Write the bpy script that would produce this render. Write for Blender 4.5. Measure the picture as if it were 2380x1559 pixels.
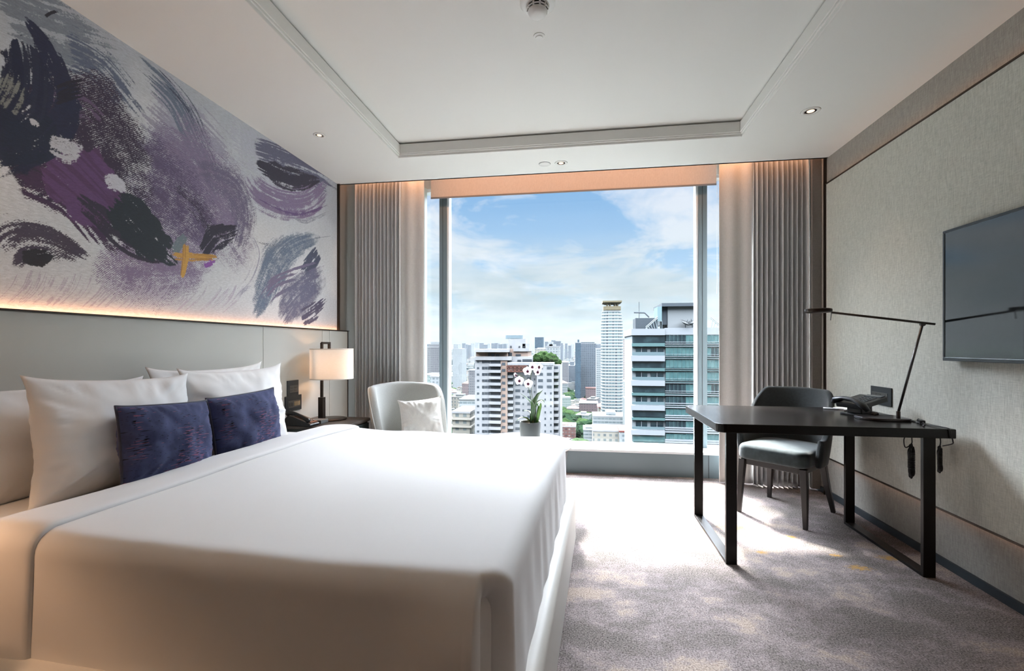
import bpy, bmesh, math, random
import numpy as np
from mathutils import Vector, Matrix, noise as mnoise, Euler

for o in list(bpy.data.objects):
    bpy.data.objects.remove(o, do_unlink=True)
SC = bpy.context.scene
COL = SC.collection
R = math.radians
PI = math.pi
random.seed(7)

# ------------------------------------------------------------------ camera
EYE = 1.18
YAW = R(8.53)
FPX = 1080.0
HOR = 804.0
cd = bpy.data.cameras.new('camera')
cam = bpy.data.objects.new('camera', cd)
COL.objects.link(cam)
cam.location = (0, 0, EYE)
cam.rotation_euler = (R(90), 0, YAW)
cd.sensor_width = 36
cd.lens = FPX / 2380 * 36
cd.shift_y = (HOR - 779.5) / 2380
cd.clip_start = 0.05
cd.clip_end = 30000
SC.camera = cam
SC.view_settings.view_transform = 'Standard'
SC.view_settings.look = 'None'
SC.view_settings.gamma = 1
SC.view_settings.exposure = 0.6
SC.view_settings.use_curve_mapping = False
SC.cycles.use_denoising = True
SC.cycles.max_bounces = 10
SC.cycles.diffuse_bounces = 6
SC.cycles.transparent_max_bounces = 12
SC.cycles.sample_clamp_indirect = 6
SC.cycles.caustics_reflective = False
SC.cycles.caustics_refractive = False


def ray(px, py):
    u = (px - 1190) / FPX
    v = (HOR - py) / FPX
    return (u * math.cos(YAW) - math.sin(YAW), u * math.sin(YAW) + math.cos(YAW), v)


def at(px, py, Y):
    d = ray(px, py)
    t = Y / d[1]
    return Vector((d[0] * t, Y, EYE + d[2] * t))


# ------------------------------------------------------------------ world
def srgb(r, g, b):
    def f(c):
        c /= 255.0
        return c / 12.92 if c <= 0.04045 else ((c + 0.055) / 1.055) ** 2.4
    return (f(r), f(g), f(b), 1)


W = bpy.data.worlds.new('world')
SC.world = W
W.use_nodes = True
nt = W.node_tree
nt.nodes.clear()


class NT:
    def __init__(s, tree):
        s.t = tree

    def n(s, kind, **kw):
        nd = s.t.nodes.new(kind)
        for k, v in kw.items():
            if k == 'ins':
                for kk, vv in v.items():
                    s.set(nd, kk, vv)
            else:
                setattr(nd, k, v)
        return nd

    def set(s, nd, key, v):
        inp = nd.inputs[key]
        if isinstance(v, bpy.types.NodeSocket):
            s.t.links.new(v, inp)
        else:
            inp.default_value = v

    def math(s, op, a, b=None, c=None, clamp=False):
        nd = s.t.nodes.new('ShaderNodeMath')
        nd.operation = op
        nd.use_clamp = clamp
        for i, v in enumerate((a, b, c)):
            if v is not None:
                s.set(nd, i, v)
        return nd.outputs[0]

    def mix(s, f, a, b, blend='MIX'):
        nd = s.t.nodes.new('ShaderNodeMix')
        nd.data_type = 'RGBA'
        nd.blend_type = blend
        s.set(nd, 0, f)
        s.set(nd, 6, a)
        s.set(nd, 7, b)
        return nd.outputs[2]

    def ramp(s, f, stops, interp='LINEAR'):
        nd = s.t.nodes.new('ShaderNodeValToRGB')
        nd.color_ramp.interpolation = interp
        el = nd.color_ramp.elements
        while len(el) < len(stops):
            el.new(0.5)
        for e, (p, c) in zip(el, stops):
            e.position = p
            e.color = c if not isinstance(c, (int, float)) else (c, c, c, 1)
        s.set(nd, 0, f)
        return nd.outputs[0]

    def noise(s, vec, scale, detail=3, rough=0.5, dist=0.0):
        nd = s.t.nodes.new('ShaderNodeTexNoise')
        if vec is not None:
            s.set(nd, 'Vector', vec)
        nd.inputs['Scale'].default_value = scale
        nd.inputs['Detail'].default_value = detail
        nd.inputs['Roughness'].default_value = rough
        nd.inputs['Distortion'].default_value = dist
        return nd.outputs[0]

    def mapping(s, vec, scale=(1, 1, 1), loc=(0, 0, 0), rot=(0, 0, 0)):
        nd = s.t.nodes.new('ShaderNodeMapping')
        s.set(nd, 0, vec)
        nd.inputs['Location'].default_value = loc
        nd.inputs['Rotation'].default_value = rot
        nd.inputs['Scale'].default_value = scale
        return nd.outputs[0]


w = NT(nt)
tc = w.n('ShaderNodeTexCoord')
sep = w.n('ShaderNodeSeparateXYZ', ins={0: tc.outputs['Generated']})
dx, dy, dz = sep.outputs
zc = w.math('ADD', w.math('MAXIMUM', dz, 0.0), 0.12)
cu = w.math('DIVIDE', dx, zc)
cv = w.math('DIVIDE', dy, zc)
comb = w.n('ShaderNodeCombineXYZ', ins={0: cu, 1: cv, 2: 0.0})
# high, wispy clouds
wisp = w.noise(w.mapping(comb.outputs[0], scale=(-1.0, 0.75, 1), loc=(2.3, 0.4, 0), rot=(0, 0, 0.5)), 1.7, 8, 0.60, 0.6)
wisp_f = w.ramp(wisp, [(0.45, 0.0), (0.52, 0.5), (0.62, 1.0)])
# low cloud banks near the horizon
low = w.noise(w.mapping(tc.outputs['Generated'], scale=(1, 1, 3.2), loc=(0.3, 1.1, 0.2)), 4.2, 7, 0.55, 0.2)
low_f = w.ramp(low, [(0.42, 0.0), (0.52, 1.0)])
blue = w.ramp(dz, [(0.0, srgb(204, 220, 222)), (0.07, srgb(198, 219, 228)), (0.17, srgb(172, 208, 240)),
                   (0.34, srgb(128, 180, 230)), (1.0, srgb(80, 130, 205))])
cloud = w.ramp(dz, [(0.0, srgb(212, 225, 225)), (0.12, srgb(232, 240, 243)), (0.3, srgb(240, 243, 251))])
c1 = w.mix(w.math('MULTIPLY', wisp_f, 0.85), blue, cloud)
lowmask = w.math('MULTIPLY', low_f, w.ramp(dz, [(0.0, 0.75), (0.12, 0.95), (0.18, 0.40), (0.24, 0.0)]))
lowcol = w.mix(w.noise(w.mapping(tc.outputs['Generated'], scale=(1, 1, 3.5), loc=(0.3, 1.1, 0.245)), 9.0, 5, 0.5),
               srgb(168, 190, 200), srgb(236, 242, 242))
c2 = w.mix(lowmask, c1, lowcol)
SUN_EL = R(52)
SUN_H = Vector((-0.28, 0.96, 0)).normalized()
sd = Vector((SUN_H.x * math.cos(SUN_EL), SUN_H.y * math.cos(SUN_EL), math.sin(SUN_EL)))
dot = w.n('ShaderNodeVectorMath', operation='DOT_PRODUCT', ins={0: tc.outputs['Generated'], 1: tuple(sd)})
halo = w.math('POWER', w.math('MAXIMUM', dot.outputs['Value'], 0.0), 9.0)
DOME = 27.0  # unseen sky above the window view, boosted to light the room
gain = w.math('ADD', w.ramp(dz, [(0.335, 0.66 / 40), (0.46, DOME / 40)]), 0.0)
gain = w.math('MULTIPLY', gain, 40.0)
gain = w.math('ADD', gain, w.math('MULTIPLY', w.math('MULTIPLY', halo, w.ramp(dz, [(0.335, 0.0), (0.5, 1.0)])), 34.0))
upper_white = w.ramp(dz, [(0.335, 0.0), (0.46, 0.8)])          # whitens the boosted sky above the window view
c2 = w.mix(upper_white, c2, srgb(238, 240, 244))
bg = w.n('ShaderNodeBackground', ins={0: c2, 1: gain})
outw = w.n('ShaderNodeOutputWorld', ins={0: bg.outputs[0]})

sl = bpy.data.lights.new('sun', 'SUN')
sun = bpy.data.objects.new('sun', sl)
COL.objects.link(sun)
sl.energy = 24.0
sl.angle = R(6.0)
sl.color = (1.0, 0.96, 0.9)
sun.rotation_euler = (-sd).to_track_quat('-Z', 'Y').to_euler()


def area(name, loc, rot, sx, sy, power, color, spread=None):
    l = bpy.data.lights.new(name, 'AREA')
    l.shape = 'RECTANGLE'
    l.size = sx
    l.size_y = sy
    l.energy = power
    l.color = color
    if spread:
        l.spread = spread
    o = bpy.data.objects.new(name, l)
    COL.objects.link(o)
    o.location = loc
    o.rotation_euler = rot
    return o


# portal in the window opening: guides daylight sampling, gives off nothing itself
po = area('window_portal', (-0.13, 4.66, 1.45), (R(-90), 0, 0), 3.6, 2.6, 1, (1, 1, 1))
po.data.cycles.is_portal = True

# ------------------------------------------------------------------ material helpers
MATS = {}


def mat(name, color, rough=0.6, metal=0.0, spec=0.5, bump=None, var=None, sheen=0.0, coat=0.0, emit=None, trans=None):
    """bump=(scale, strength, distance)  var=(scale, colour2, lo, hi)"""
    if name in MATS:
        return MATS[name]
    m = bpy.data.materials.new(name)
    m.use_nodes = True
    t = NT(m.node_tree)
    b = m.node_tree.nodes['Principled BSDF']
    b.inputs['Roughness'].default_value = rough
    b.inputs['Metallic'].default_value = metal
    b.inputs['Specular IOR Level'].default_value = spec
    b.inputs['Sheen Weight'].default_value = sheen
    b.inputs['Coat Weight'].default_value = coat
    tcn = t.n('ShaderNodeTexCoord')
    if var:
        nz = t.noise(tcn.outputs['Object'], var[0], 4, 0.55)
        f = t.ramp(nz, [(var[2], 0.0), (var[3], 1.0)])
        t.set(b, 'Base Color', t.mix(f, color, var[1]))
    else:
        b.inputs['Base Color'].default_value = color
    if bump:
        nz = t.noise(tcn.outputs['Object'], bump[0], 3, 0.6)
        bn = t.n('ShaderNodeBump', ins={'Height': nz, 'Strength': bump[1], 'Distance': bump[2]})
        t.set(b, 'Normal', bn.outputs[0])
    if emit:
        b.inputs['Emission Color'].default_value = emit[0]
        b.inputs['Emission Strength'].default_value = emit[1]
    MATS[name] = m
    return m


def weave_mat(name, c1, c2, freq=420.0, rough=0.85, bump=0.25, blotch=None, axes='xz', sheen=0.0):
    """woven cloth: fine horizontal and vertical yarns with slubs"""
    m = bpy.data.materials.new(name)
    m.use_nodes = True
    t = NT(m.node_tree)
    b = m.node_tree.nodes['Principled BSDF']
    b.inputs['Roughness'].default_value = rough
    b.inputs['Specular IOR Level'].default_value = 0.25
    b.inputs['Sheen Weight'].default_value = sheen
    tcn = t.n('ShaderNodeTexCoord').outputs['Object']
    v = t.noise(t.mapping(tcn, scale=(1, 1, 0.09)), freq, 3, 0.6)
    h = t.noise(t.mapping(tcn, scale=(0.09, 0.09, 1)), freq, 3, 0.6)
    s = t.math('ADD', t.math('MULTIPLY', v, 0.6), t.math('MULTIPLY', h, 0.4))
    f = t.ramp(s, [(0.36, 0.0), (0.64, 1.0)])
    colr = t.mix(f, c1, c2)
    if blotch:
        bz = t.noise(tcn, blotch[0], 3, 0.5)
        colr = t.mix(t.ramp(bz, [(0.35, 0.0), (0.65, blotch[2])]), colr, blotch[1])
    t.set(b, 'Base Color', colr)
    bn = t.n('ShaderNodeBump', ins={'Height': s, 'Strength': bump, 'Distance': 0.002})
    t.set(b, 'Normal', bn.outputs[0])
    MATS[name] = m
    return m


def emis(name, color, strength):
    return mat(name, (0.02, 0.02, 0.02, 1), 0.5, emit=(color, strength))


# ------------------------------------------------------------------ object helpers
def tag(o, label=None, cat=None, group=None, kind=None):
    if label:
        o['label'] = label
    if cat:
        o['category'] = cat
    if group:
        o['group'] = group
    if kind:
        o['kind'] = kind
    return o


def thing(name, label, cat, loc=(0, 0, 0), rz=0.0, group=None, rot=None):
    o = bpy.data.objects.new(name, None)
    COL.objects.link(o)
    o.location = loc
    o.rotation_euler = rot if rot else (0, 0, rz)
    o.empty_display_size = 0.1
    return tag(o, label, cat, group)


class MB:
    """collects shapes into one mesh"""

    def __init__(s):
        s.v = []
        s.f = []

    def add(s, vs, fs, M=None):
        o = len(s.v)
        for p in vs:
            p = Vector(p)
            s.v.append(tuple(M @ p) if M is not None else tuple(p))
        for f in fs:
            s.f.append(tuple(i + o for i in f))
        return s

    def box(s, x0, x1, y0, y1, z0, z1, M=None):
        vs = [(x0, y0, z0), (x1, y0, z0), (x1, y1, z0), (x0, y1, z0), (x0, y0, z1), (x1, y0, z1), (x1, y1, z1), (x0, y1, z1)]
        fs = [(0, 3, 2, 1), (4, 5, 6, 7), (0, 1, 5, 4), (1, 2, 6, 5), (2, 3, 7, 6), (3, 0, 4, 7)]
        return s.add(vs, fs, M)

    def cbox(s, c, d, M=None):
        return s.box(c[0] - d[0] / 2, c[0] + d[0] / 2, c[1] - d[1] / 2, c[1] + d[1] / 2, c[2] - d[2] / 2, c[2] + d[2] / 2, M)

    def prism(s, poly, z0, z1, M=None):
        n = len(poly)
        vs = [(x, y, z0) for x, y in poly] + [(x, y, z1) for x, y in poly]
        fs = [tuple(range(n - 1, -1, -1)), tuple(range(n, 2 * n))]
        fs += [(i, (i + 1) % n, n + (i + 1) % n, n + i) for i in range(n)]
        return s.add(vs, fs, M)

    def lathe(s, prof, n=32, c=(0, 0, 0), M=None, arc=None):
        vs = []
        fs = []
        m = len(prof)
        for i in range(n):
            a = 2 * PI * i / n
            for r, z in prof:
                vs.append((c[0] + r * math.cos(a), c[1] + r * math.sin(a), c[2] + z))
        for i in range(n):
            j = (i + 1) % n
            for k in range(m - 1):
                fs.append((i * m + k, j * m + k, j * m + k + 1, i * m + k + 1))
        if prof[0][0] > 1e-6:
            fs.append(tuple(i * m for i in range(n - 1, -1, -1)))
        if prof[-1][0] > 1e-6:
            fs.append(tuple(i * m + m - 1 for i in range(n)))
        return s.add(vs, fs, M)

    def tube(s, pts, r, n=10, radii=None, cap=True, sx=1.0, sy=1.0):
        pts = [Vector(p) for p in pts]
        N = len(pts)
        if radii is None:
            radii = [r] * N
        vs = []
        fs = []
        t0 = (pts[1] - pts[0]).normalized()
        up = Vector((0, 0, 1)) if abs(t0.z) < 0.9 else Vector((1, 0, 0))
        nrm = (up - t0 * up.dot(t0)).normalized()
        for i, p in enumerate(pts):
            if i == 0:
                t = pts[1] - pts[0]
            elif i == N - 1:
                t = pts[-1] - pts[-2]
            else:
                t = pts[i + 1] - pts[i - 1]
            t.normalize()
            nrm = (nrm - t * nrm.dot(t)).normalized()
            bi = t.cross(nrm)
            for k in range(n):
                a = 2 * PI * (k + 0.5) / n
                vs.append(p + nrm * math.cos(a) * radii[i] * sx + bi * math.sin(a) * radii[i] * sy)
        for i in range(N - 1):
            for k in range(n):
                fs.append((i * n + k, i * n + (k + 1) % n, (i + 1) * n + (k + 1) % n, (i + 1) * n + k))
        if cap:
            fs.append(tuple(range(n - 1, -1, -1)))
            fs.append(tuple((N - 1) * n + k for k in range(n)))
        return s.add(vs, fs)

    def grid(s, fn, nu, nv, closed_u=False):
        vs = []
        for i in range(nu):
            for j in range(nv):
                vs.append(fn(i / (nu - (0 if closed_u else 1)), j / (nv - 1)))
        fs = []
        for i in range(nu if closed_u else nu - 1):
            k = (i + 1) % nu
            for j in range(nv - 1):
                fs.append((i * nv + j, k * nv + j, k * nv + j + 1, i * nv + j + 1))
        return s.add(vs, fs)

    def build(s, name, m, parent=None, smooth=False, bevel=0.0, seg=2, sub=0, solid=0.0, auto=None, weld=False, offset=-1.0):
        me = bpy.data.meshes.new(name)
        me.from_pydata([tuple(p) for p in s.v], [], s.f)
        if weld:
            bm = bmesh.new()
            bm.from_mesh(me)
            bmesh.ops.remove_doubles(bm, verts=bm.verts, dist=1e-5)
            bmesh.ops.recalc_face_normals(bm, faces=bm.faces)
            bm.to_mesh(me)
            bm.free()
        me.update()
        o = bpy.data.objects.new(name, me)
        COL.objects.link(o)
        if m is not None:
            me.materials.append(m)
        if parent is not None:
            o.parent = parent
        if smooth:
            me.polygons.foreach_set('use_smooth', [True] * len(me.polygons))
        if solid:
            md = o.modifiers.new('solidify', 'SOLIDIFY')
            md.thickness = solid
            md.offset = offset
        if bevel:
            md = o.modifiers.new('bevel', 'BEVEL')
            md.width = bevel
            md.segments = seg
            md.limit_method = 'ANGLE'
            md.angle_limit = R(35)
            md.harden_normals = False
        if sub:
            md = o.modifiers.new('subsurf', 'SUBSURF')
            md.levels = sub
            md.render_levels = sub
        if auto is not None:
            me.polygons.foreach_set('use_smooth', [True] * len(me.polygons))
            try:
                me.set_sharp_from_angle(angle=R(auto))
            except Exception:
                pass
        return o


def struct(o):
    o['kind'] = 'structure'
    return o


def rrect(x0, x1, y0, y1, r, n=6):
    pts = []
    rs = r if isinstance(r, (tuple, list)) else (r,) * 4
    for (cx, cy, a0), rr in zip([(x1, y1, 0), (x0, y1, 90), (x0, y0, 180), (x1, y0, 270)], rs):
        sx = 1 if a0 in (0, 270) else -1
        sy = 1 if a0 in (0, 90) else -1
        for k in range(n + 1):
            a = R(a0 + 90 * k / n)
            pts.append((cx - sx * rr + rr * math.cos(a), cy - sy * rr + rr * math.sin(a)))
    return pts


def smooth(a, b, x):
    t = min(1, max(0, (x - a) / (b - a)))
    return t * t * (3 - 2 * t)


def nz(x, y=0.0, z=0.0):
    return mnoise.noise(Vector((x, y, z)))


def copy_thing(o, parent=None):
    c = o.copy()
    COL.objects.link(c)
    c.parent = parent
    for ch in list(o.children):
        copy_thing(ch, c)
    return c


# ------------------------------------------------------------------ materials
M_white = mat('white_paint', srgb(222, 222, 218), 0.75, bump=(900, 0.06, 0.0005))
M_ceil = mat('ceiling_paint', srgb(226, 226, 222), 0.85, bump=(700, 0.08, 0.0006))
M_linen = mat('bed_linen', srgb(212, 211, 210), 0.75, spec=0.2, sheen=0.25, bump=(1400, 0.05, 0.0003))
M_pillow = mat('pillow_linen', srgb(236, 235, 234), 0.8, spec=0.2, sheen=0.25, bump=(1400, 0.05, 0.0003))
M_bronze = mat('dark_bronze', srgb(62, 54, 48), 0.38, metal=0.75)
M_black = mat('black_plastic', srgb(22, 23, 25), 0.4)
M_cable = mat('black_rubber', srgb(14, 14, 15), 0.5)
M_darkmetal = mat('black_metal', srgb(32, 30, 29), 0.36, metal=0.5)
M_steel = mat('brushed_steel', srgb(150, 150, 150), 0.3, metal=0.9)
M_alu = mat('grey_aluminium', srgb(112, 126, 132), 0.42, metal=0.3)
M_alulight = mat('white_aluminium', srgb(232, 238, 240), 0.4)
# ------------------------------------------------------------------ room shell
XL, XR = -2.235, 1.925        # left and right walls
YB, YC, YK, YG = -2.6, 4.02, 4.36, 4.62   # back wall, ceiling edge, window upstand, glass
ZC, ZT, ZP = 2.67, 2.765, 3.05           # ceiling, tray ceiling, curtain pocket top
ZS = 0.205                               # sill

# carpet
m = bpy.data.materials.new('carpet')
m.use_nodes = True
t = NT(m.node_tree)
b = m.node_tree.nodes['Principled BSDF']
tcn = t.n('ShaderNodeTexCoord').outputs['Object']
n1 = t.noise(t.mapping(tcn, scale=(0.8, 1.25, 1), loc=(3.1, 1.2, 0)), 2.4, 5, 0.6, 0.3)
n2 = t.noise(t.mapping(tcn, loc=(7, 3, 0)), 8.0, 6, 0.75, 0.1)
s_ = t.math('ADD', t.math('MULTIPLY', n1, 0.62), t.math('MULTIPLY', n2, 0.38))
colr = t.ramp(s_, [(0.41, srgb(50, 50, 46)), (0.46, srgb(80, 76, 74)), (0.50, srgb(114, 105, 108)),
                   (0.54, srgb(146, 134, 136)), (0.585, srgb(186, 166, 150))])
fib = t.noise(tcn, 150, 4, 0.85)
colr = t.mix(t.ramp(fib, [(0.38, 0.0), (0.62, 1.0)]), t.mix(0.64, colr, srgb(50, 43, 42)), t.mix(0.40, colr, srgb(230, 217, 211)))
# sparse gold flecks
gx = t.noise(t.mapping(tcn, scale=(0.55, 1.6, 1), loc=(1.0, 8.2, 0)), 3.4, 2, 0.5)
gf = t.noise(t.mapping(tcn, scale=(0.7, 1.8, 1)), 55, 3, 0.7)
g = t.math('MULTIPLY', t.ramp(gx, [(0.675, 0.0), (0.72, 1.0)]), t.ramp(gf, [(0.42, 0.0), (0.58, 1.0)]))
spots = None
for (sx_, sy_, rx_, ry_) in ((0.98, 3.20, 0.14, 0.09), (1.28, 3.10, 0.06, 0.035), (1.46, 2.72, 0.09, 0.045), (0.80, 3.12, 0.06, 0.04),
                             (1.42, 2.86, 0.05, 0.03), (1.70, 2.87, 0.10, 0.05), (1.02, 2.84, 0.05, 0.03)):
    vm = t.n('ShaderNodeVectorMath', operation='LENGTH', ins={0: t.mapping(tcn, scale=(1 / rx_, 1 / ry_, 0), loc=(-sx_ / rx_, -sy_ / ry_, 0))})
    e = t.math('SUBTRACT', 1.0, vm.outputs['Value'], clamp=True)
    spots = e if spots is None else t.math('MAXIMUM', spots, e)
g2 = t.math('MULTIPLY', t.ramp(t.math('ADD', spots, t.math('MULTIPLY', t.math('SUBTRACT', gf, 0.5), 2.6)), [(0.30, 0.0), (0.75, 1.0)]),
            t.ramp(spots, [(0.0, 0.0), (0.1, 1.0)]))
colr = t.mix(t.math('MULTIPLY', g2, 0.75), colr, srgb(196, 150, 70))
t.set(b, 'Base Color', colr)
b.inputs['Roughness'].default_value = 0.95
b.inputs['Specular IOR Level'].default_value = 0.1
bn = t.n('ShaderNodeBump', ins={'Height': fib, 'Strength': 0.8, 'Distance': 0.006})
t.set(b, 'Normal', bn.outputs[0])
M_carpet = m

struct(MB().box(XL - 0.2, XR + 0.2, YB - 0.2, YK + 0.02, -0.1, 0).build('floor', M_carpet))

# ceiling: perimeter band round a raised tray
TX0, TX1, TY0, TY1 = -1.443, 1.135, -1.6, 3.51
mb = MB()
for (a0, a1, b0, b1) in ((XL - 0.2, TX0, YB - 0.2, YC), (TX1, XR + 0.2, YB - 0.2, YC), (TX0, TX1, TY1, YC), (TX0, TX1, YB - 0.2, TY0)):
    mb.box(a0, a1, b0, b1, ZC, ZC + 0.28)
struct(mb.build('ceiling', M_ceil))
struct(MB().box(TX0, TX1, TY0, TY1, ZT + 0.012, ZT + 0.1).build('ceiling', M_ceil))
# moulding of the tray: a two-step lip on each side, mitred rings
mb = MB()


def ring(mb, x0, x1, y0, y1, w_, z0, z1):
    mb.box(x0, x0 + w_, y0, y1, z0, z1)
    mb.box(x1 - w_, x1, y0, y1, z0, z1)
    mb.box(x0 + w_, x1 - w_, y0, y0 + w_, z0, z1)
    mb.box(x0 + w_, x1 - w_, y1 - w_, y1, z0, z1)


ring(mb, TX0 - 0.0, TX1 + 0.0, TY0 - 0.0, TY1 + 0.0, 0.012, ZC - 0.004, ZT)
ring(mb, TX0 + 0.012, TX1 - 0.012, TY0 + 0.012, TY1 - 0.012, 0.010, ZC + 0.012, ZT)
ring(mb, TX0 + 0.022, TX1 - 0.022, TY0 + 0.022, TY1 - 0.022, 0.008, ZC + 0.022, ZT)
struct(mb.build('trim_1', M_ceil, bevel=0.002, seg=1))

# curtain pocket above the window
mb = MB().box(XL - 0.2, XR + 0.2, YC, YG + 0.3, ZP, ZP + 0.1).box(XL - 0.2, XR + 0.2, YC - 0.02, YC, ZC + 0.0, ZP)
struct(mb.build('ceiling', M_ceil))

# walls
M_wallR = weave_mat('wall_linen', srgb(170, 170, 161), srgb(206, 205, 195), 300, bump=0.3)
M_wallR2 = weave_mat('wall_linen_dark', srgb(140, 137, 131), srgb(170, 166, 159), 300, bump=0.2)
M_wallL = mat('grey_wall', srgb(140, 138, 134), 0.8)
struct(MB().box(XR, XR + 0.2, YB - 0.2, YG + 0.3, -0.1, ZP + 0.1).build('wall_right', M_wallR2))
struct(MB().box(XL - 0.2, XL, YB - 0.2, YG + 0.3, -0.1, ZP + 0.1).build('wall_left', M_wallL))
struct(MB().box(XL - 0.2, XR + 0.2, YB - 0.2, YB, -0.1, ZP).build('wall_back', mat('back_wall_dark', srgb(96, 82, 72), 0.6)))  # unseen back wall, darkened to cut light bounced onto the bed
# window wall: upstand with sill, side returns and head above the glass
struct(MB().box(XL, XR, YK, YK + 0.04, 0.0, ZS).box(XL, XR, YK + 0.04, YG - 0.03, 0.0, ZS - 0.03).build('wall_front', M_alu))
struct(MB().box(XL, XR, YK - 0.006, YG - 0.025, ZS, ZS + 0.022).build('trim_2', M_alulight, bevel=0.004))
struct(MB().box(XL - 0.2, XR + 0.2, YG - 0.03, YG + 0.1, -0.1, ZS - 0.0).build('wall_front', M_alu))
WX0, WX1 = -1.72, 1.62
struct(MB().box(XL, WX0, YG - 0.10, YG + 0.1, ZS, ZP).box(WX1, XR, YG - 0.10, YG + 0.1, ZS, ZP).build('wall_front', M_white))
struct(MB().box(WX0, WX1, YG - 0.06, YG + 0.1, 2.78, ZP).build('wall_front', M_white))
# upstand joints
struct(MB().box(1.118, 1.124, YK - 0.002, YK, 0.0, ZS).box(-1.39, -1.384, YK - 0.002, YK, 0, ZS).build('trim_3', mat('joint', srgb(60, 66, 70), 0.6)))

# right wall: padded linen panel with dark edge trims, skirting
PX = XR - 0.03
PY0, PY1, PZ0, PZ1 = -0.9, 3.965, 0.315, 2.445
struct(MB().box(PX, XR, PY0, PY1, PZ0, PZ1).build('wall_right', M_wallR))
mb = MB()
mb.box(PX - 0.004, XR, PY0 - 0.006, PY1 + 0.008, PZ1, PZ1 + 0.010)
mb.box(PX - 0.004, XR, PY0 - 0.006, PY1 + 0.008, PZ0 - 0.010, PZ0)
mb.box(PX - 0.004, XR, PY1, PY1 + 0.008, PZ0, PZ1)
struct(mb.build('trim_4', M_bronze))
struct(MB().box(XR - 0.012, XR, YB, YC + 0.2, 0.0, 0.045).build('baseboard_right', mat('dark_skirting', srgb(46, 54, 60), 0.5)))
# narrow vertical trim in the corner by the right-hand curtain
struct(MB().box(XR - 0.02, XR, YC + 0.0, YC + 0.012, 0.0, ZC).build('trim_5', M_bronze))

# ------------------------------------------------------------------ window
M_glass = bpy.data.materials.new('window_glass')
M_glass.use_nodes = True
t = NT(M_glass.node_tree)
M_glass.node_tree.nodes.clear()
tr = t.n('ShaderNodeBsdfTransparent', ins={0: (0.985, 0.995, 0.995, 1)})
gl = t.n('ShaderNodeBsdfGlossy', ins={0: (0.9, 0.95, 0.95, 1), 'Roughness': 0.0})
fr = t.n('ShaderNodeFresnel', ins={'IOR': 1.45})
mx = t.n('ShaderNodeMixShader', ins={0: t.math('MULTIPLY', fr.outputs[0], 0.35), 1: tr.outputs[0], 2: gl.outputs[0]})
t.n('ShaderNodeOutputMaterial', ins={0: mx.outputs[0]})

wn = bpy.data.objects.new('window_1', None)
COL.objects.link(wn)
struct(wn)
wn.location = (0, YG, 0)
XM0, XM1 = -1.395, 1.118
for i, (a, b_) in enumerate(((WX0, XM0), (XM0, XM1), (XM1, WX1))):
    MB().box(a, b_, -0.003, 0.003, ZS, 2.79).build('pane', M_glass, wn)
for xm in (XM0, XM1):
    o = MB().box(xm - 0.038, xm + 0.042, -0.055, 0.05, ZS, 2.80).build('mullion', M_alu, wn, bevel=0.003)
    s = 1 if xm < 0 else -1
    MB().box(xm + s * 0.042 - 0.0 if s > 0 else xm - 0.058, xm + 0.062 if s > 0 else xm - 0.038, -0.045, 0.04, ZS, 2.80).build('glazing_bead', M_alulight, wn)
    MB().box(xm - 0.003, xm + 0.001, -0.0575, -0.055, ZS, 2.80).build('joint', MATS['joint'], wn)
MB().box(WX0, WX1, -0.05, 0.05, ZS, ZS + 0.03).box(WX0, WX1, -0.05, 0.05, 2.75, 2.8).build('frame', M_alulight, wn)
MB().box(WX0, WX0 + 0.16, -0.14, -0.06, ZS + 0.02, 2.78).build('side_jamb', mat('pale_jamb', srgb(196, 208, 202), 0.5), wn)

# ------------------------------------------------------------------ cove light strips (hidden LED tapes)
WARM = (1.0, 0.48, 0.24)
WARM2 = (1.0, 0.60, 0.32)
area('pocket_strip', (-0.15, YC + 0.03, 2.86), (R(60), 0, 0), 4.0, 0.03, 7.0, WARM)
area('panel_top_strip', (XR - 0.014, 1.5, PZ1 + 0.014), (R(180), 0, 0), 0.02, 4.8, 0.5, WARM)
area('panel_bottom_strip', (XR - 0.014, 1.5, PZ0 - 0.014), (0, 0, 0), 0.02, 4.8, 0.22, WARM)

# ------------------------------------------------------------------ headboard
HX = -2.165
M_leather = mat('headboard_leather', srgb(198, 198, 192), 0.55, spec=0.35, bump=(600, 0.1, 0.0006))
hb = thing('headboard', 'wide pale grey upholstered headboard panelling along the wall below the mural', 'headboard', (HX, 0, 0))
HZ = 1.315
seams = [-0.45, 0.22, 0.34, 1.07, 2.905, 3.64, 3.753, 4.07]
for a, b_ in zip(seams[:-1], seams[1:]):
    MB().box(-0.065, 0.0, a + 0.0012, b_ - 0.0012, 0.0, HZ).build('panel', M_leather, hb, bevel=0.003)
MB().box(-0.055, 0.012, seams[0], seams[-1] + 0.008, HZ, HZ + 0.008).box(-0.062, 0.004, seams[-1], seams[-1] + 0.008, 0, HZ).build('edge_trim', M_bronze, hb)
area('headboard_strip', (-2.205, 1.8, HZ + 0.012), (R(180), R(-12), 0), 0.03, 4.4, 1.5, (1.0, 0.52, 0.29))
# ------------------------------------------------------------------ painted mural on the left wall
def wall_yz(px, py):
    d = ray(px, py)
    t = (XL + 0.012) / d[0]
    return (d[1] * t, EYE + d[2] * t)


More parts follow.
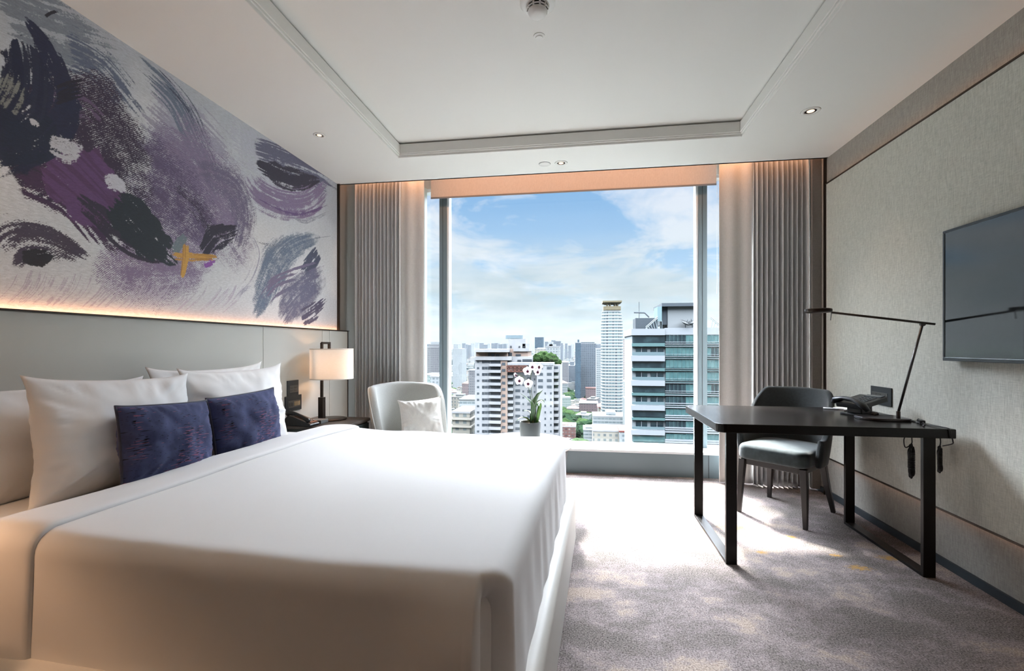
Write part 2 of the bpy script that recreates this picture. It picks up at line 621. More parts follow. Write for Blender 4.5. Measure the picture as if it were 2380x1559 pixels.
def vnoise(x, y, seed=0):
    xi = np.floor(x).astype(np.int64)
    yi = np.floor(y).astype(np.int64)
    xf = x - xi
    yf = y - yi

    def h(a, b_):
        n = (a * 374761393 + b_ * 668265263 + seed * 1442695041) & 0xffffffff
        n = ((n ^ (n >> 13)) * 1274126177) & 0xffffffff
        return ((n ^ (n >> 16)) & 0xffff) / 65535.0
    u = xf * xf * (3 - 2 * xf)
    v = yf * yf * (3 - 2 * yf)
    return (h(xi, yi) * (1 - u) + h(xi + 1, yi) * u) * (1 - v) + (h(xi, yi + 1) * (1 - u) + h(xi + 1, yi + 1) * u) * v


def fbm(x, y, seed=0, o=4):
    s = 0
    a = 0.5
    for k in range(o):
        s = s + a * vnoise(x * 2 ** k, y * 2 ** k, seed + k)
        a *= 0.5
    return s / (1 - 0.5 ** o)


ys = np.concatenate([np.arange(-0.45, 1.30, 0.006), np.arange(1.30, 3.985, 0.0024)])
zs = np.arange(HZ + 0.009, ZC + 0.003, 0.0024)
YY, ZZ = np.meshgrid(ys, zs, indexing='ij')
img = np.zeros(YY.shape + (3,))


def lin(c):
    return np.array(srgb(*c)[:3])


def sstep(a, b_, x):
    t_ = np.clip((x - a) / (b_ - a), 0, 1)
    return t_ * t_ * (3 - 2 * t_)


base = lin((226, 228, 232))
img[:] = base
bl = fbm(YY * 1.3 + 5, ZZ * 1.6, 3)
img += (lin((196, 202, 212)) - base) * sstep(0.45, 0.7, bl)[..., None] * 0.6
wn1 = fbm(YY / 0.02, ZZ / 0.02, 55, 2) * 2.6
wn2 = fbm(YY / 0.02, ZZ / 0.02, 65, 2) * 2.6
weave = (np.sin(YY * 2 * PI / 0.0125 + wn1 + 2) * np.sin(ZZ * 2 * PI / 0.0105 + wn2) * 0.5 + 0.5) * 0.65 + 0.35 * vnoise(YY / 0.009, ZZ / 0.0035, 71)
grain = vnoise(YY / 0.0045, ZZ / 0.0035, 91)
rag = fbm(YY / 0.05, ZZ / 0.05, 17, 4)
rag2 = fbm(YY / 0.16, ZZ / 0.16, 27, 4)


def put(a, colr, sl_=None):
    a = np.clip(a, 0, 1)[..., None]
    if sl_ is None:
        sl_ = (slice(None), slice(None))
    img[sl_] = img[sl_] * (1 - a) + lin(colr) * a


def stroke(pts, widths, colr, cov=1.0, streak=0.5, sw=0.012, seed=1, soft=0.25, wv=0.0, taper=0.15, c2=None):
    """brush stroke along photo points; bristle streaks run along it"""
    P = []
    for (x, y) in pts:
        P.append(wall_yz(x, y))
    P = np.array(P)
    # refine by Catmull-Rom
    Q = []
    Wd = []
    if isinstance(widths, (int, float)):
        widths = [widths] * len(pts)
    n = len(P)
    for i in range(n - 1):
        p0, p1, p2, p3 = P[max(i - 1, 0)], P[i], P[i + 1], P[min(i + 2, n - 1)]
        for k in range(7):
            s = k / 7
            Q.append(0.5 * ((2 * p1) + (-p0 + p2) * s + (2 * p0 - 5 * p1 + 4 * p2 - p3) * s * s + (-p0 + 3 * p1 - 3 * p2 + p3) * s ** 3))
            Wd.append(widths[i] * (1 - s) + widths[i + 1] * s)
    Q.append(P[-1])
    Wd.append(widths[-1])
    Q = np.array(Q)
    mw = max(widths) * 1.4 + 0.01
    i0, i1 = np.searchsorted(ys, Q[:, 0].min() - mw), np.searchsorted(ys, Q[:, 0].max() + mw)
    j0, j1 = np.searchsorted(zs, Q[:, 1].min() - mw), np.searchsorted(zs, Q[:, 1].max() + mw)
    if i1 <= i0 or j1 <= j0:
        return
    sl_ = (slice(i0, i1), slice(j0, j1))
    Yv, Zv = YY[sl_], ZZ[sl_]
    best = np.full(Yv.shape, 1e9)
    along = np.zeros(Yv.shape)
    perp = np.zeros(Yv.shape)
    wd = np.ones(Yv.shape)
    L = 0
    tot = np.sum(np.linalg.norm(np.diff(Q, axis=0), axis=1))
    for i in range(len(Q) - 1):
        a, b_ = Q[i], Q[i + 1]
        d = b_ - a
        l = np.linalg.norm(d) + 1e-9
        s = np.clip(((Yv - a[0]) * d[0] + (Zv - a[1]) * d[1]) / (l * l), 0, 1)
        ex = Yv - (a[0] + s * d[0])
        ez = Zv - (a[1] + s * d[1])
        ds = np.hypot(ex, ez)
        mk = ds < best
        best = np.where(mk, ds, best)
        along = np.where(mk, L + s * l, along)
        perp = np.where(mk, (ex * -d[1] + ez * d[0]) / l, perp)
        wd = np.where(mk, Wd[i] * (1 - s) + Wd[i + 1] * s, wd)
        L += l
    rel = best / wd * 2
    edge = 1 - sstep(1 - soft, 1 + soft * 0.6, rel + (rag[sl_] - 0.5) * 0.7 + (rag2[sl_] - 0.5) * 0.5)
    tt = along / tot
    edge = edge * sstep(0, taper, tt + 0.02) * (1 - sstep(1 - taper, 1.0, tt) * 0.75)
    st = fbm(perp / sw, along / 0.35, seed, 3)
    tex = st * streak + rag[sl_] * 0.35 + weave[sl_] * wv + grain[sl_] * 0.15
    nrm = streak + 0.35 + wv + 0.15
    tex = np.clip((tex / nrm - 0.5) * 2.3 + 0.5, 0, 1)
    th = 1 - cov
    a = sstep(0.02, 0.25, edge) * sstep(th - 0.07, th + 0.09, tex - (1 - edge) * 0.5)
    put(a, colr, sl_)
    if c2 is not None:
        put(a * sstep(0.5, 0.62, fbm(perp / (sw * 1.4), along / 0.3, seed + 40, 3)) * 0.8, c2, sl_)


# faint washes; the greyer top partly paints in the LED strip's falloff
put(sstep(0.0, 1.0, (ZZ - 1.75 + (YY - 2.6) * 0.10) / 0.9) * 0.75 * sstep(0.25, 0.6, fbm(YY * 2.2, ZZ * 2.0, 5) + 0.12), (172, 178, 188))
stroke([(0, 40), (120, 80), (230, 110)], [0.45, 0.4, 0.25], (138, 146, 158), 0.72, 0.5, seed=2, soft=0.7)
stroke([(150, 120), (230, 160), (300, 240)], [0.25, 0.3, 0.2], (104, 112, 134), 0.62, 0.7, 0.008, seed=3, soft=0.6)
stroke([(330, 250), (420, 330), (520, 420)], 0.55, (168, 166, 184), 0.70, 0.5, seed=4, soft=0.7)
stroke([(520, 320), (620, 380), (700, 420)], 0.6, (190, 192, 204), 0.6, 0.5, seed=5, soft=0.7)
stroke([(310, 145), (400, 230), (450, 330), (500, 430), (530, 500)], [0.10, 0.16, 0.2, 0.16, 0.1], (112, 124, 142), 0.60, 0.9, 0.008, seed=6, soft=0.5)
stroke([(360, 160), (440, 250), (480, 340), (515, 420)], [0.05, 0.10, 0.1, 0.06], (74, 82, 102), 0.42, 0.95, 0.006, seed=16, soft=0.5)
# mauve woven field
stroke([(330, 380), (420, 440), (500, 500), (545, 560)], [0.55, 0.75, 0.75, 0.4], (138, 126, 154), 0.86, 0.25, seed=7, soft=0.5, wv=0.7)
stroke([(300, 330), (370, 420), (440, 500), (470, 570)], [0.4, 0.5, 0.45, 0.3], (100, 88, 118), 0.66, 0.2, seed=8, soft=0.5, wv=0.6)
stroke([(450, 400), (540, 430), (566, 500), (545, 590)], [0.12, 0.25, 0.25, 0.1], (116, 108, 134), 0.66, 0.4, seed=9, soft=0.4, wv=0.5)
stroke([(250, 560), (300, 610), (380, 630), (470, 610)], [0.2, 0.35, 0.35, 0.2], (146, 130, 160), 0.72, 0.2, seed=10, soft=0.5, wv=0.6)
stroke([(400, 430), (460, 480), (490, 540)], [0.1, 0.16, 0.1], (70, 62, 86), 0.5, 0.5, seed=11, soft=0.4, wv=0.3)
# dark purple mass
stroke([(0, 368), (70, 350), (140, 300), (190, 275)], [0.35, 0.4, 0.4, 0.2], (58, 50, 70), 0.84, 0.4, seed=12, soft=0.3, wv=0.2)
stroke([(110, 280), (200, 300), (260, 350), (300, 420)], [0.3, 0.55, 0.45, 0.3], (64, 54, 76), 0.80, 0.15, seed=13, soft=0.35, wv=0.55)
stroke([(40, 380), (120, 420), (190, 470), (260, 560)], [0.2, 0.3, 0.25, 0.15], (74, 54, 84), 0.66, 0.6, seed=14, soft=0.35, wv=0.2)
stroke([(120, 250), (160, 245), (200, 250), (240, 290)], [0.1, 0.2, 0.2, 0.1], (110, 92, 122), 0.5, 0.7, seed=15, soft=0.4)
# solid violet, solid slate
stroke([(120, 355), (170, 400), (230, 460), (282, 520)], [0.16, 0.32, 0.32, 0.10], (106, 76, 120), 0.98, 0.5, seed=20, soft=0.15, c2=(92, 64, 100))
stroke([(175, 455), (230, 500), (300, 570), (390, 600)], [0.05, 0.10, 0.12, 0.08], (60, 54, 72), 0.7, 0.6, seed=21, soft=0.3)
stroke([(262, 462), (300, 500), (345, 548), (395, 596)], [0.12, 0.21, 0.23, 0.12], (46, 54, 64), 0.93, 0.5, seed=22, soft=0.18)
# navy brush at the left
stroke([(62, 45), (100, 100), (133, 180), (138, 250), (95, 305), (0, 345)], [0.02, 0.09, 0.15, 0.17, 0.2, 0.24], (44, 48, 74), 0.74, 0.9, 0.010, seed=23, soft=0.3, taper=0.05)
stroke([(52, 95), (62, 150), (60, 220), (40, 280), (-40, 330)], [0.05, 0.16, 0.16, 0.2, 0.3], (40, 45, 70), 0.86, 0.8, 0.010, seed=24, soft=0.2, taper=0.05, c2=(48, 52, 74))
stroke([(0, 250), (20, 220), (38, 175)], [0.12, 0.10, 0.04], (140, 142, 138), 0.6, 0.8, seed=25)
stroke([(-40, 325), (10, 318), (70, 322), (110, 290)], [0.3, 0.2, 0.16, 0.08], (38, 46, 68), 0.88, 0.7, seed=26, soft=0.25)
for k, (yy_) in enumerate((186, 195, 205, 215, 224)):
    stroke([(130, yy_ + 18), (160, yy_ + 6), (192, yy_)], [0.01, 0.016, 0.005], (44, 44, 60), 0.7, 0.6, seed=60 + k)
stroke([(105, 38), (118, 30), (132, 26)], 0.012, (50, 50, 62), 0.7, 0.6, seed=70)
# pale blobs left bare
stroke([(112, 330), (150, 345), (186, 342)], [0.05, 0.13, 0.04], (212, 212, 220), 0.72, 0.3, seed=27, soft=0.5)
stroke([(246, 430), (270, 428), (290, 446)], [0.05, 0.09, 0.03], (214, 214, 224), 0.72, 0.4, seed=28, soft=0.5)
stroke([(70, 283), (78, 284), (84, 288)], 0.022, (218, 216, 220), 0.98, 0.1, seed=29)
# patch low at the left
stroke([(0, 600), (40, 560), (100, 560), (150, 578), (215, 612)], [0.2, 0.16, 0.18, 0.12, 0.04], (78, 70, 88), 0.62, 0.5, seed=30, soft=0.4, wv=0.2)
stroke([(50, 596), (90, 598), (120, 590)], [0.05, 0.08, 0.03], (44, 44, 52), 0.75, 0.5, seed=31)
stroke([(0, 530), (20, 510), (60, 530)], [0.04, 0.05, 0.03], (110, 110, 126), 0.4, 0.7, seed=32)
# thick white lower edge
for k in range(26):
    x0 = -20 + k * 21 + (k * 13) % 17
    l_ = (k * 29) % 35
    stroke([(x0 + 62, 632 + k * 1.5 - l_ * 0.4), (x0 + 44, 668 + k), (x0 + 2, 708 + k)], [0.004, 0.03 + 0.01 * (k % 3), 0.004], (200, 194, 208), 0.44, 0.9, 0.003, seed=80 + k)
# small leaf, twig, gold cross
stroke([(470, 590), (500, 552), (530, 540), (556, 529)], [0.05, 0.16, 0.12, 0.02], (56, 54, 70), 0.85, 0.7, 0.008, seed=34, soft=0.2)
stroke([(403, 590), (416, 566), (432, 545)], [0.055, 0.06, 0.04], (120, 134, 142), 0.85, 0.5, seed=35, soft=0.2)
stroke([(399, 595), (440, 598), (500, 598)], [0.04, 0.05, 0.03], (206, 158, 84), 0.92, 0.6, 0.008, seed=36, soft=0.2, c2=(166, 120, 62))
stroke([(430, 566), (430, 600), (424, 638)], [0.035, 0.05, 0.035], (212, 164, 86), 0.93, 0.6, 0.008, seed=37, soft=0.2, c2=(170, 122, 66))
stroke([(474, 616), (484, 612), (494, 608)], 0.045, (150, 96, 178), 0.75, 0.4, seed=38)
# upper right swirl
stroke([(590, 345), (650, 365), (740, 402), (778, 425)], [0.10, 0.26, 0.25, 0.15], (104, 104, 126), 0.74, 0.85, 0.009, seed=40, soft=0.5)
stroke([(593, 378), (640, 402), (690, 420), (740, 418)], [0.03, 0.17, 0.16, 0.05], (58, 56, 72), 0.86, 0.7, 0.010, seed=41, soft=0.3)
stroke([(570, 405), (600, 446), (660, 474), (720, 470), (765, 428)], [0.10, 0.22, 0.24, 0.24, 0.1], (136, 122, 152), 0.72, 0.6, seed=42, soft=0.45, wv=0.3)
stroke([(600, 462), (650, 486), (700, 496), (762, 478)], [0.02, 0.05, 0.05, 0.02], (110, 88, 130), 0.5, 0.8, 0.006, seed=43)
stroke([(680, 505), (715, 514), (765, 492)], [0.02, 0.05, 0.01], (150, 152, 166), 0.45, 0.9, 0.005, seed=44)
# lower right swirl
stroke([(590, 740), (612, 690), (640, 620), (680, 575), (742, 552)], [0.05, 0.18, 0.3, 0.22, 0.05], (108, 122, 144), 0.78, 0.35, 0.010, seed=45, soft=0.45, wv=0.6)
stroke([(740, 585), (722, 610), (704, 632)], [0.12, 0.16, 0.08], (82, 88, 110), 0.75, 0.6, seed=46, soft=0.3)
stroke([(600, 720), (640, 665), (700, 640), (750, 622)], [0.05, 0.2, 0.2, 0.1], (120, 112, 138), 0.5, 0.8, seed=47, soft=0.4)
stroke([(650, 745), (690, 690), (745, 650)], [0.1, 0.35, 0.2], (112, 112, 136), 0.80, 0.3, seed=48, soft=0.4, wv=0.5)
stroke([(700, 740), (730, 722), (755, 700)], [0.12, 0.16, 0.06], (88, 84, 108), 0.72, 0.6, seed=49, soft=0.3)
stroke([(540, 690), (580, 650), (600, 590), (580, 540)], [0.04, 0.12, 0.1, 0.04], (168, 168, 186), 0.45, 0.8, seed=50, soft=0.5, wv=0.5)
stroke([(590, 560), (640, 570), (700, 560), (778, 548)], [0.02, 0.02, 0.02, 0.01], (120, 126, 140), 0.4, 0.8, 0.005, seed=51)

# the part of the mural beyond the near end of the bed
stroke([(-140, 330), (-420, 420), (-900, 380)], [0.3, 0.45, 0.2], (44, 48, 74), 0.74, 0.8, seed=101, soft=0.4)
stroke([(-120, 120), (-500, 60), (-1100, -200)], [0.2, 0.4, 0.3], (128, 134, 152), 0.6, 0.8, seed=102, soft=0.6)
stroke([(-300, 560), (-700, 640), (-1500, 600)], [0.2, 0.4, 0.3], (138, 126, 154), 0.75, 0.3, seed=103, soft=0.5, wv=0.5)
stroke([(-600, 260), (-900, 420), (-1600, 500)], [0.15, 0.3, 0.2], (106, 76, 120), 0.8, 0.6, seed=104, soft=0.3)
ny, nzz = YY.shape
verts = np.zeros((ny * nzz, 3), dtype=np.float32)
verts[:, 1] = YY.ravel()
verts[:, 2] = ZZ.ravel()
idx = np.arange(ny * nzz).reshape(ny, nzz)
q = np.stack([idx[:-1, :-1], idx[1:, :-1], idx[1:, 1:], idx[:-1, 1:]], axis=-1).reshape(-1, 4)
me = bpy.data.meshes.new('mural')
me.vertices.add(len(verts))
me.vertices.foreach_set('co', verts.ravel())
me.loops.add(q.size)
me.loops.foreach_set('vertex_index', q.ravel().astype(np.int32))
me.polygons.add(len(q))
me.polygons.foreach_set('loop_start', np.arange(0, q.size, 4, dtype=np.int32))
me.polygons.foreach_set('loop_total', np.full(len(q), 4, dtype=np.int32))
me.update()
ca = me.color_attributes.new('paint', 'FLOAT_COLOR', 'POINT')
rgba = np.ones((ny * nzz, 4), dtype=np.float32)
rgba[:, :3] = np.clip(img.reshape(-1, 3), 0, 1)
ca.data.foreach_set('color', rgba.ravel())
m = bpy.data.materials.new('mural_paint')
m.use_nodes = True
t = NT(m.node_tree)
b = m.node_tree.nodes['Principled BSDF']
at_ = t.n('ShaderNodeAttribute', attribute_name='paint')
tcn = t.n('ShaderNodeTexCoord').outputs['Object']
fz = t.noise(tcn, 320, 3, 0.7)
fw = t.noise(t.mapping(tcn, scale=(1, 0.25, 1), rot=(R(25), 0, 0)), 160, 3, 0.6)
colr = t.mix(0.30, at_.outputs['Color'], t.mix(1.0, at_.outputs['Color'], t.ramp(t.math('ADD', t.math('MULTIPLY', fz, 0.5), t.math('MULTIPLY', fw, 0.5)), [(0.35, 0.3), (0.65, 1.6)]), 'MULTIPLY'))
t.set(b, 'Base Color', colr)
b.inputs['Roughness'].default_value = 0.7
bn = t.n('ShaderNodeBump', ins={'Height': t.math('ADD', fw, fz), 'Strength': 0.15, 'Distance': 0.002})
t.set(b, 'Normal', bn.outputs[0])
me.materials.append(m)
mu = thing('mural', 'large abstract mural in violet, slate and white brushstrokes above the headboard', 'mural', (XL + 0.012, 0, 0))
o = bpy.data.objects.new('canvas', me)
COL.objects.link(o)
o.parent = mu
MB().box(-0.010, -0.001, -0.45, 3.985, HZ + 0.009, ZC).build('backing_board', M_white, mu)
MB().box(-0.011, 0.02, 3.986, 4.0, HZ + 0.009, ZC).build('edge_trim', M_bronze, mu)
def spline(pts, n=8):
    P = [Vector(p) for p in pts]
    Q = []
    for i in range(len(P) - 1):
        p0, p1, p2, p3 = P[max(i - 1, 0)], P[i], P[i + 1], P[min(i + 2, len(P) - 1)]
        for k in range(n):
            s = k / n
            Q.append(0.5 * ((2 * p1) + (-p0 + p2) * s + (2 * p0 - 5 * p1 + 4 * p2 - p3) * s * s + (-p0 + 3 * p1 - 3 * p2 + p3) * s ** 3))
    Q.append(P[-1])
    return Q


# ------------------------------------------------------------------ bed (local: x along the bed from the headboard, y across)
BR = R(-2.5)
BO = Vector((-2.15, 2.035, 0))
BL, BW = 2.02, 1.81
ZM = 0.635
M_base = mat('bed_base_vinyl', srgb(206, 204, 198), 0.5, spec=0.4)
bed = thing('bed', 'king-size bed with a rounded off-white upholstered base and white mattress', 'bed', BO, BR)
prof = rrect(0.0, 2.075, -1.0, 1.0, 0.06, 6)
mb = MB()


def loft(mb, fn_outline, levels, cap0=True, cap1=True):
    """levels: (inset, z); outline(inset) -> points"""
    rows = [fn_outline(i) for i, z in levels]
    n = len(rows[0])
    vs = []
    for (i, z), r_ in zip(levels, rows):
        vs += [(x, y, z) for x, y in r_]
    fs = []
    for k in range(len(levels) - 1):
        for i in range(n):
            j = (i + 1) % n
            fs.append((k * n + i, k * n + j, (k + 1) * n + j, (k + 1) * n + i))
    if cap0:
        fs.append(tuple(range(n - 1, -1, -1)))
    if cap1:
        fs.append(tuple((len(levels) - 1) * n + i for i in range(n)))
    mb.add(vs, fs)
    return mb


def arc_levels(z0, z1, r, n=5, top=True, bottom=False):
    out = []
    if bottom:
        for k in range(n + 1):
            a = R(90 * k / n)
            out.append((r * (1 - math.sin(a)), z0 + r * (1 - math.cos(a))))
    else:
        out.append((0, z0))
    if top:
        for k in range(n + 1):
            a = R(90 * k / n)
            out.append((r * (1 - math.cos(a)), z1 - r + r * math.sin(a)))
    else:
        out.append((0, z1))
    return out


loft(mb, lambda i: rrect(0.045 + i, 2.075 - i, -1.0 + i, 1.0 - i, max(0.07 - i, 0.02), 6), [(0.03, 0.0), (0.0, 0.012)] + arc_levels(0.02, 0.30, 0.035)[1:]).build('bed_base', M_base, bed, smooth=True, auto=50)
mb = MB()
loft(mb, lambda i: rrect(0.045 + i, BL - 0.035 - i, -BW / 2 + 0.03 + i, BW / 2 - 0.03 - i, 0.09, 6), arc_levels(0.28, ZM - 0.028, 0.06)).build('mattress', M_linen, bed, auto=40)

# duvet
XF = 0.45       # where the folded head end begins
SP = 0.9        # length of the spine (centre line)
ER = 0.06      # edge radius
NH = 44


def outline(u):
    """open path: near side head end -> foot -> far side head end; returns point, normal, corner weight, code"""
    rc = 0.085
    L1 = BL - XF - rc
    La = rc * PI / 2
    L2 = BW - 2 * rc
    tot = 2 * L1 + 2 * La + L2
    s = u * tot
    if s < L1:
        return (XF + s, -BW / 2), (0, -1), s - L1
    s -= L1
    if s < La:
        a = -PI / 2 + s / rc
        return (BL - rc + rc * math.cos(a), -BW / 2 + rc + rc * math.sin(a)), (math.cos(a), math.sin(a)), 0.0 + s
    s -= La
    if s < L2:
        return (BL, -BW / 2 + rc + s), (1, 0), La + s
    s -= L2
    if s < La:
        a = s / rc
        return (BL - rc + rc * math.cos(a), BW / 2 - rc + rc * math.sin(a)), (math.cos(a), math.sin(a)), 99
    s -= La
    return (BL - rc - s, BW / 2), (0, 1), 99


def top_z(x, y):
    z = ZM
    z += 0.012 * nz(x * 1.6 + 3, y * 1.7, 1.3) + 0.004 * nz(x * 5, y * 2.5 + 9, 2)
    # soft dish and slight crown
    z += 0.012 * (1 - (y / 0.905) ** 2) * (1 - ((x - 1.2) / 1.2) ** 2)
    z += 0.010 * math.exp(-((x - 0.62) / 0.12) ** 2)
    return z


def side_pt(p, n, s, d):
    """point d metres down the cloth past the start of the rounded edge; p = outer outline point"""
    r = ER
    la = r * PI / 2
    px, py = p
    if d < la:
        a = d / r
        off = -r + r * math.sin(a)
        dz_ = -r + r * math.cos(a)
    else:
        off = 0.0
        dz_ = -r - (d - la)
    k = max(0.0, (d - 0.05))
    return px + n[0] * off, py + n[1] * off, dz_, k


def duvet_pt(u, v, lift=0.0):
    p, n, s = outline(u)
    if v < 0.5:
        f = v / 0.5
        spx = min(max(p[0], XF), XF + SP) if abs(n[1]) > 0.999 else XF + SP
        q = (p[0] - n[0] * ER, p[1] - n[1] * ER)
        x = spx * (1 - f) + q[0] * f
        y = 0 * (1 - f) + q[1] * f
        return (x + n[0] * lift * 0, y, top_z(x, y) + lift)
    d = (v - 0.5) / 0.5 * 0.46
    x, y, dz_, k = side_pt(p, n, s, d)
    zt = top_z(p[0] - n[0] * ER, p[1] - n[1] * ER)
    w_ = nz(u * 26, d * 1.2, 4) * 0.012 * k * 0.8 + nz(u * 60, d * 2, 7) * 0.006 * k * 0.4
    if n[1] < -0.5 and s < 0:            # near side, flap towards the corner
        w_ += 0.045 * smooth(-0.22, -0.0, s) * smooth(0.02, 0.20, d)
    elif n[1] < 0.999 and 0 <= s < 90:   # tucked-in pleat right after the corner
        tt = s
        w_ += -0.085 * smooth(0.020, 0.034, tt) * (1 - smooth(0.06, 0.15, tt)) * smooth(0.02, 0.16, d) \
            + 0.045 * (1 - smooth(0.014, 0.026, tt)) * smooth(0.02, 0.20, d)
        w_ += 0.008 * nz(tt * 9, d * 1.5, 3) * smooth(0.05, 0.2, d)
    flare = 0.025 * k
    return (x + n[0] * (w_ + flare + lift), y + n[1] * (w_ + flare + lift), zt + dz_ + lift * (1 if d < 0.05 else 0.3))


mb = MB()
us = [i / 300 for i in range(301)]
L_tot = 2 * (BL - XF - 0.085) + 0.085 * PI + BW - 0.17
uc = (BL - XF - 0.085) / L_tot
us = sorted(set(us + [uc + k * 0.0012 for k in range(-20, 80)]))
nv = 64
vs = [duvet_pt(u, j / (nv - 1)) for u in us for j in range(nv)]
fs = [(i * nv + j, (i + 1) * nv + j, (i + 1) * nv + j + 1, i * nv + j + 1) for i in range(len(us) - 1) for j in range(nv - 1)]
mb.add(vs, fs)
dv = thing('duvet', 'smooth white duvet covering the bed and hanging over its foot and sides', 'duvet', BO, BR)
mb.build('duvet_cover', M_linen, dv, smooth=True, weld=True, solid=0.012, offset=-1)


# folded-back head end of the duvet: a doubled band with its hem
def cross(s_, lift, x, edge=0.0):
    """s_ in metres across the bed from centre (-) near side to (+) far side, following top and sides"""
    half = BW / 2 - ER
    sg = -1 if s_ < 0 else 1
    a = abs(s_)
    if a <= half:
        return s_, top_z(x, s_) + lift
    d = a - half
    r = ER + lift
    la = r * PI / 2
    if d < la:
        ang = d / r
        return sg * (half + r * math.sin(ang)), top_z(x, sg * half) - ER + r * math.cos(ang)
    k = d - la
    return sg * (half + r + 0.03 * k + 0.006 * nz(x * 7, d * 2, 5) * min(1, k * 6)), top_z(x, sg * half) - ER - k


mb = MB()
bx0, bx1 = XF - 0.03, XF + 0.20
prof = []
n = 10
TH = 0.010
for k in range(n + 1):
    a = PI / 2 + PI * k / n
    prof.append((bx0 + TH / 2 + 0.5 * TH * math.cos(a) * 1.2, TH / 2 + TH / 2 * math.sin(a)))
prof = prof[::-1]          # from bottom round the fold to the top
pts = [(bx1 - 0.03, 0.002)] + prof
for k in range(1, 12):
    f = k / 12
    pts.append((bx0 + TH / 2 + (bx1 - bx0 - TH / 2) * f, TH + 0.006 * math.sin(f * PI)))
pts += [(bx1 - 0.004, TH - 0.002), (bx1 + 0.001, TH - 0.008), (bx1 + 0.001, -0.004), (bx1 - 0.006, -0.012)]
S = 1.36
ns = 170
vs = []
for i in range(ns):
    s_ = -S + 2 * S * i / (ns - 1)
    # hem wanders a little; fold end dips over the edges
    for (x, l) in pts:
        xx = x + 0.022 * nz(s_ * 1.5, 3, 8) * (1 if x > XF + 0.05 else 0.5) + 0.035 * smooth(0.75, 1.2, abs(s_)) * 0
        y_, z_ = cross(s_, l, xx)
        z_ += 0.010 * smooth(0.2, 0.8, 1 - abs(x - XF) / 0.2) * (1 if abs(s_) < 0.8 else 0.3) * nz(s_ * 2.1, xx * 6, 4)
        vs.append((xx, y_, z_ + 0.004))
fs = [(i * len(pts) + j, (i + 1) * len(pts) + j, (i + 1) * len(pts) + j + 1, i * len(pts) + j + 1) for i in range(ns - 1) for j in range(len(pts) - 1)]
mb.add(vs, fs)
mb.build('folded_edge', M_linen, dv, smooth=True)
# piping-like stitched line a little way in from the hem
mb = MB()
pl = []
for i in range(ns):
    s_ = -S + 2 * S * i / (ns - 1)
    xx = bx1 - 0.040 + 0.022 * nz(s_ * 1.5, 3, 8)
    y_, z_ = cross(s_, TH + 0.0015, xx)
    pl.append((xx, y_, z_ + 0.003))
mb.tube(pl, 0.0009, 5)
mb.build('hem_stitching', mat('hem_thread', srgb(196, 200, 200), 0.8), dv, smooth=True)


# ------------------------------------------------------------------ pillows and cushions
def pillow_mesh(wd, ht, th, seed=0, pinch=0.05, n=44, wrink=1.0, ears=0.0, sag=0.0):
    """lies in local x (width), z (height), thickness along y; bottom edge at z=0"""
    mb = MB()
    for side in (-1, 1):
        vs = []
        for i in range(n + 1):
            for j in range(n + 1):
                a = -1 + 2 * i / n
                b_ = -1 + 2 * j / n
                aa = math.sin(a * PI / 2) * 0.35 + a * 0.65
                bb = math.sin(b_ * PI / 2) * 0.35 + b_ * 0.65
                x = aa * wd / 2 * (1 - pinch * (1 - bb * bb))
                z = bb * ht / 2 * (1 - pinch * (1 - aa * aa)) + ht / 2
                x += ears * math.copysign(1, aa) * (abs(aa * bb)) ** 7
                z += ears * math.copysign(1, bb) * (abs(aa * bb)) ** 7
                e = max(0.0, (1 - abs(aa) ** 2.6)) ** 0.55 * max(0.0, (1 - abs(bb) ** 2.6)) ** 0.55
                y = side * th / 2 * e
                rim = max(abs(aa), abs(bb))
                wr = nz(aa * 2 + seed, bb * 2, side * 3) * 0.018 + nz(aa * 5 + seed * 2, bb * 3, side) * 0.008
                cr = nz(math.atan2(bb, aa) * 9 + seed, rim * 1.3, side) * 0.012 * smooth(0.45, 0.85, rim)
                y += side * (wr + cr) * wrink * min(1, e * 2.5)
                # heavier towards the bottom
                y += side * th * 0.10 * sag * (-bb) * e
                z -= 0.02 * sag * (1 - bb) * 0.5 * (1 - aa * aa)
                vs.append((x, y, z))
        fs = []
        for i in range(n):
            for j in range(n):
                q_ = (i * (n + 1) + j, (i + 1) * (n + 1) + j, (i + 1) * (n + 1) + j + 1, i * (n + 1) + j + 1)
                fs.append(q_ if side < 0 else q_[::-1])
        mb.add(vs, fs)
    return mb


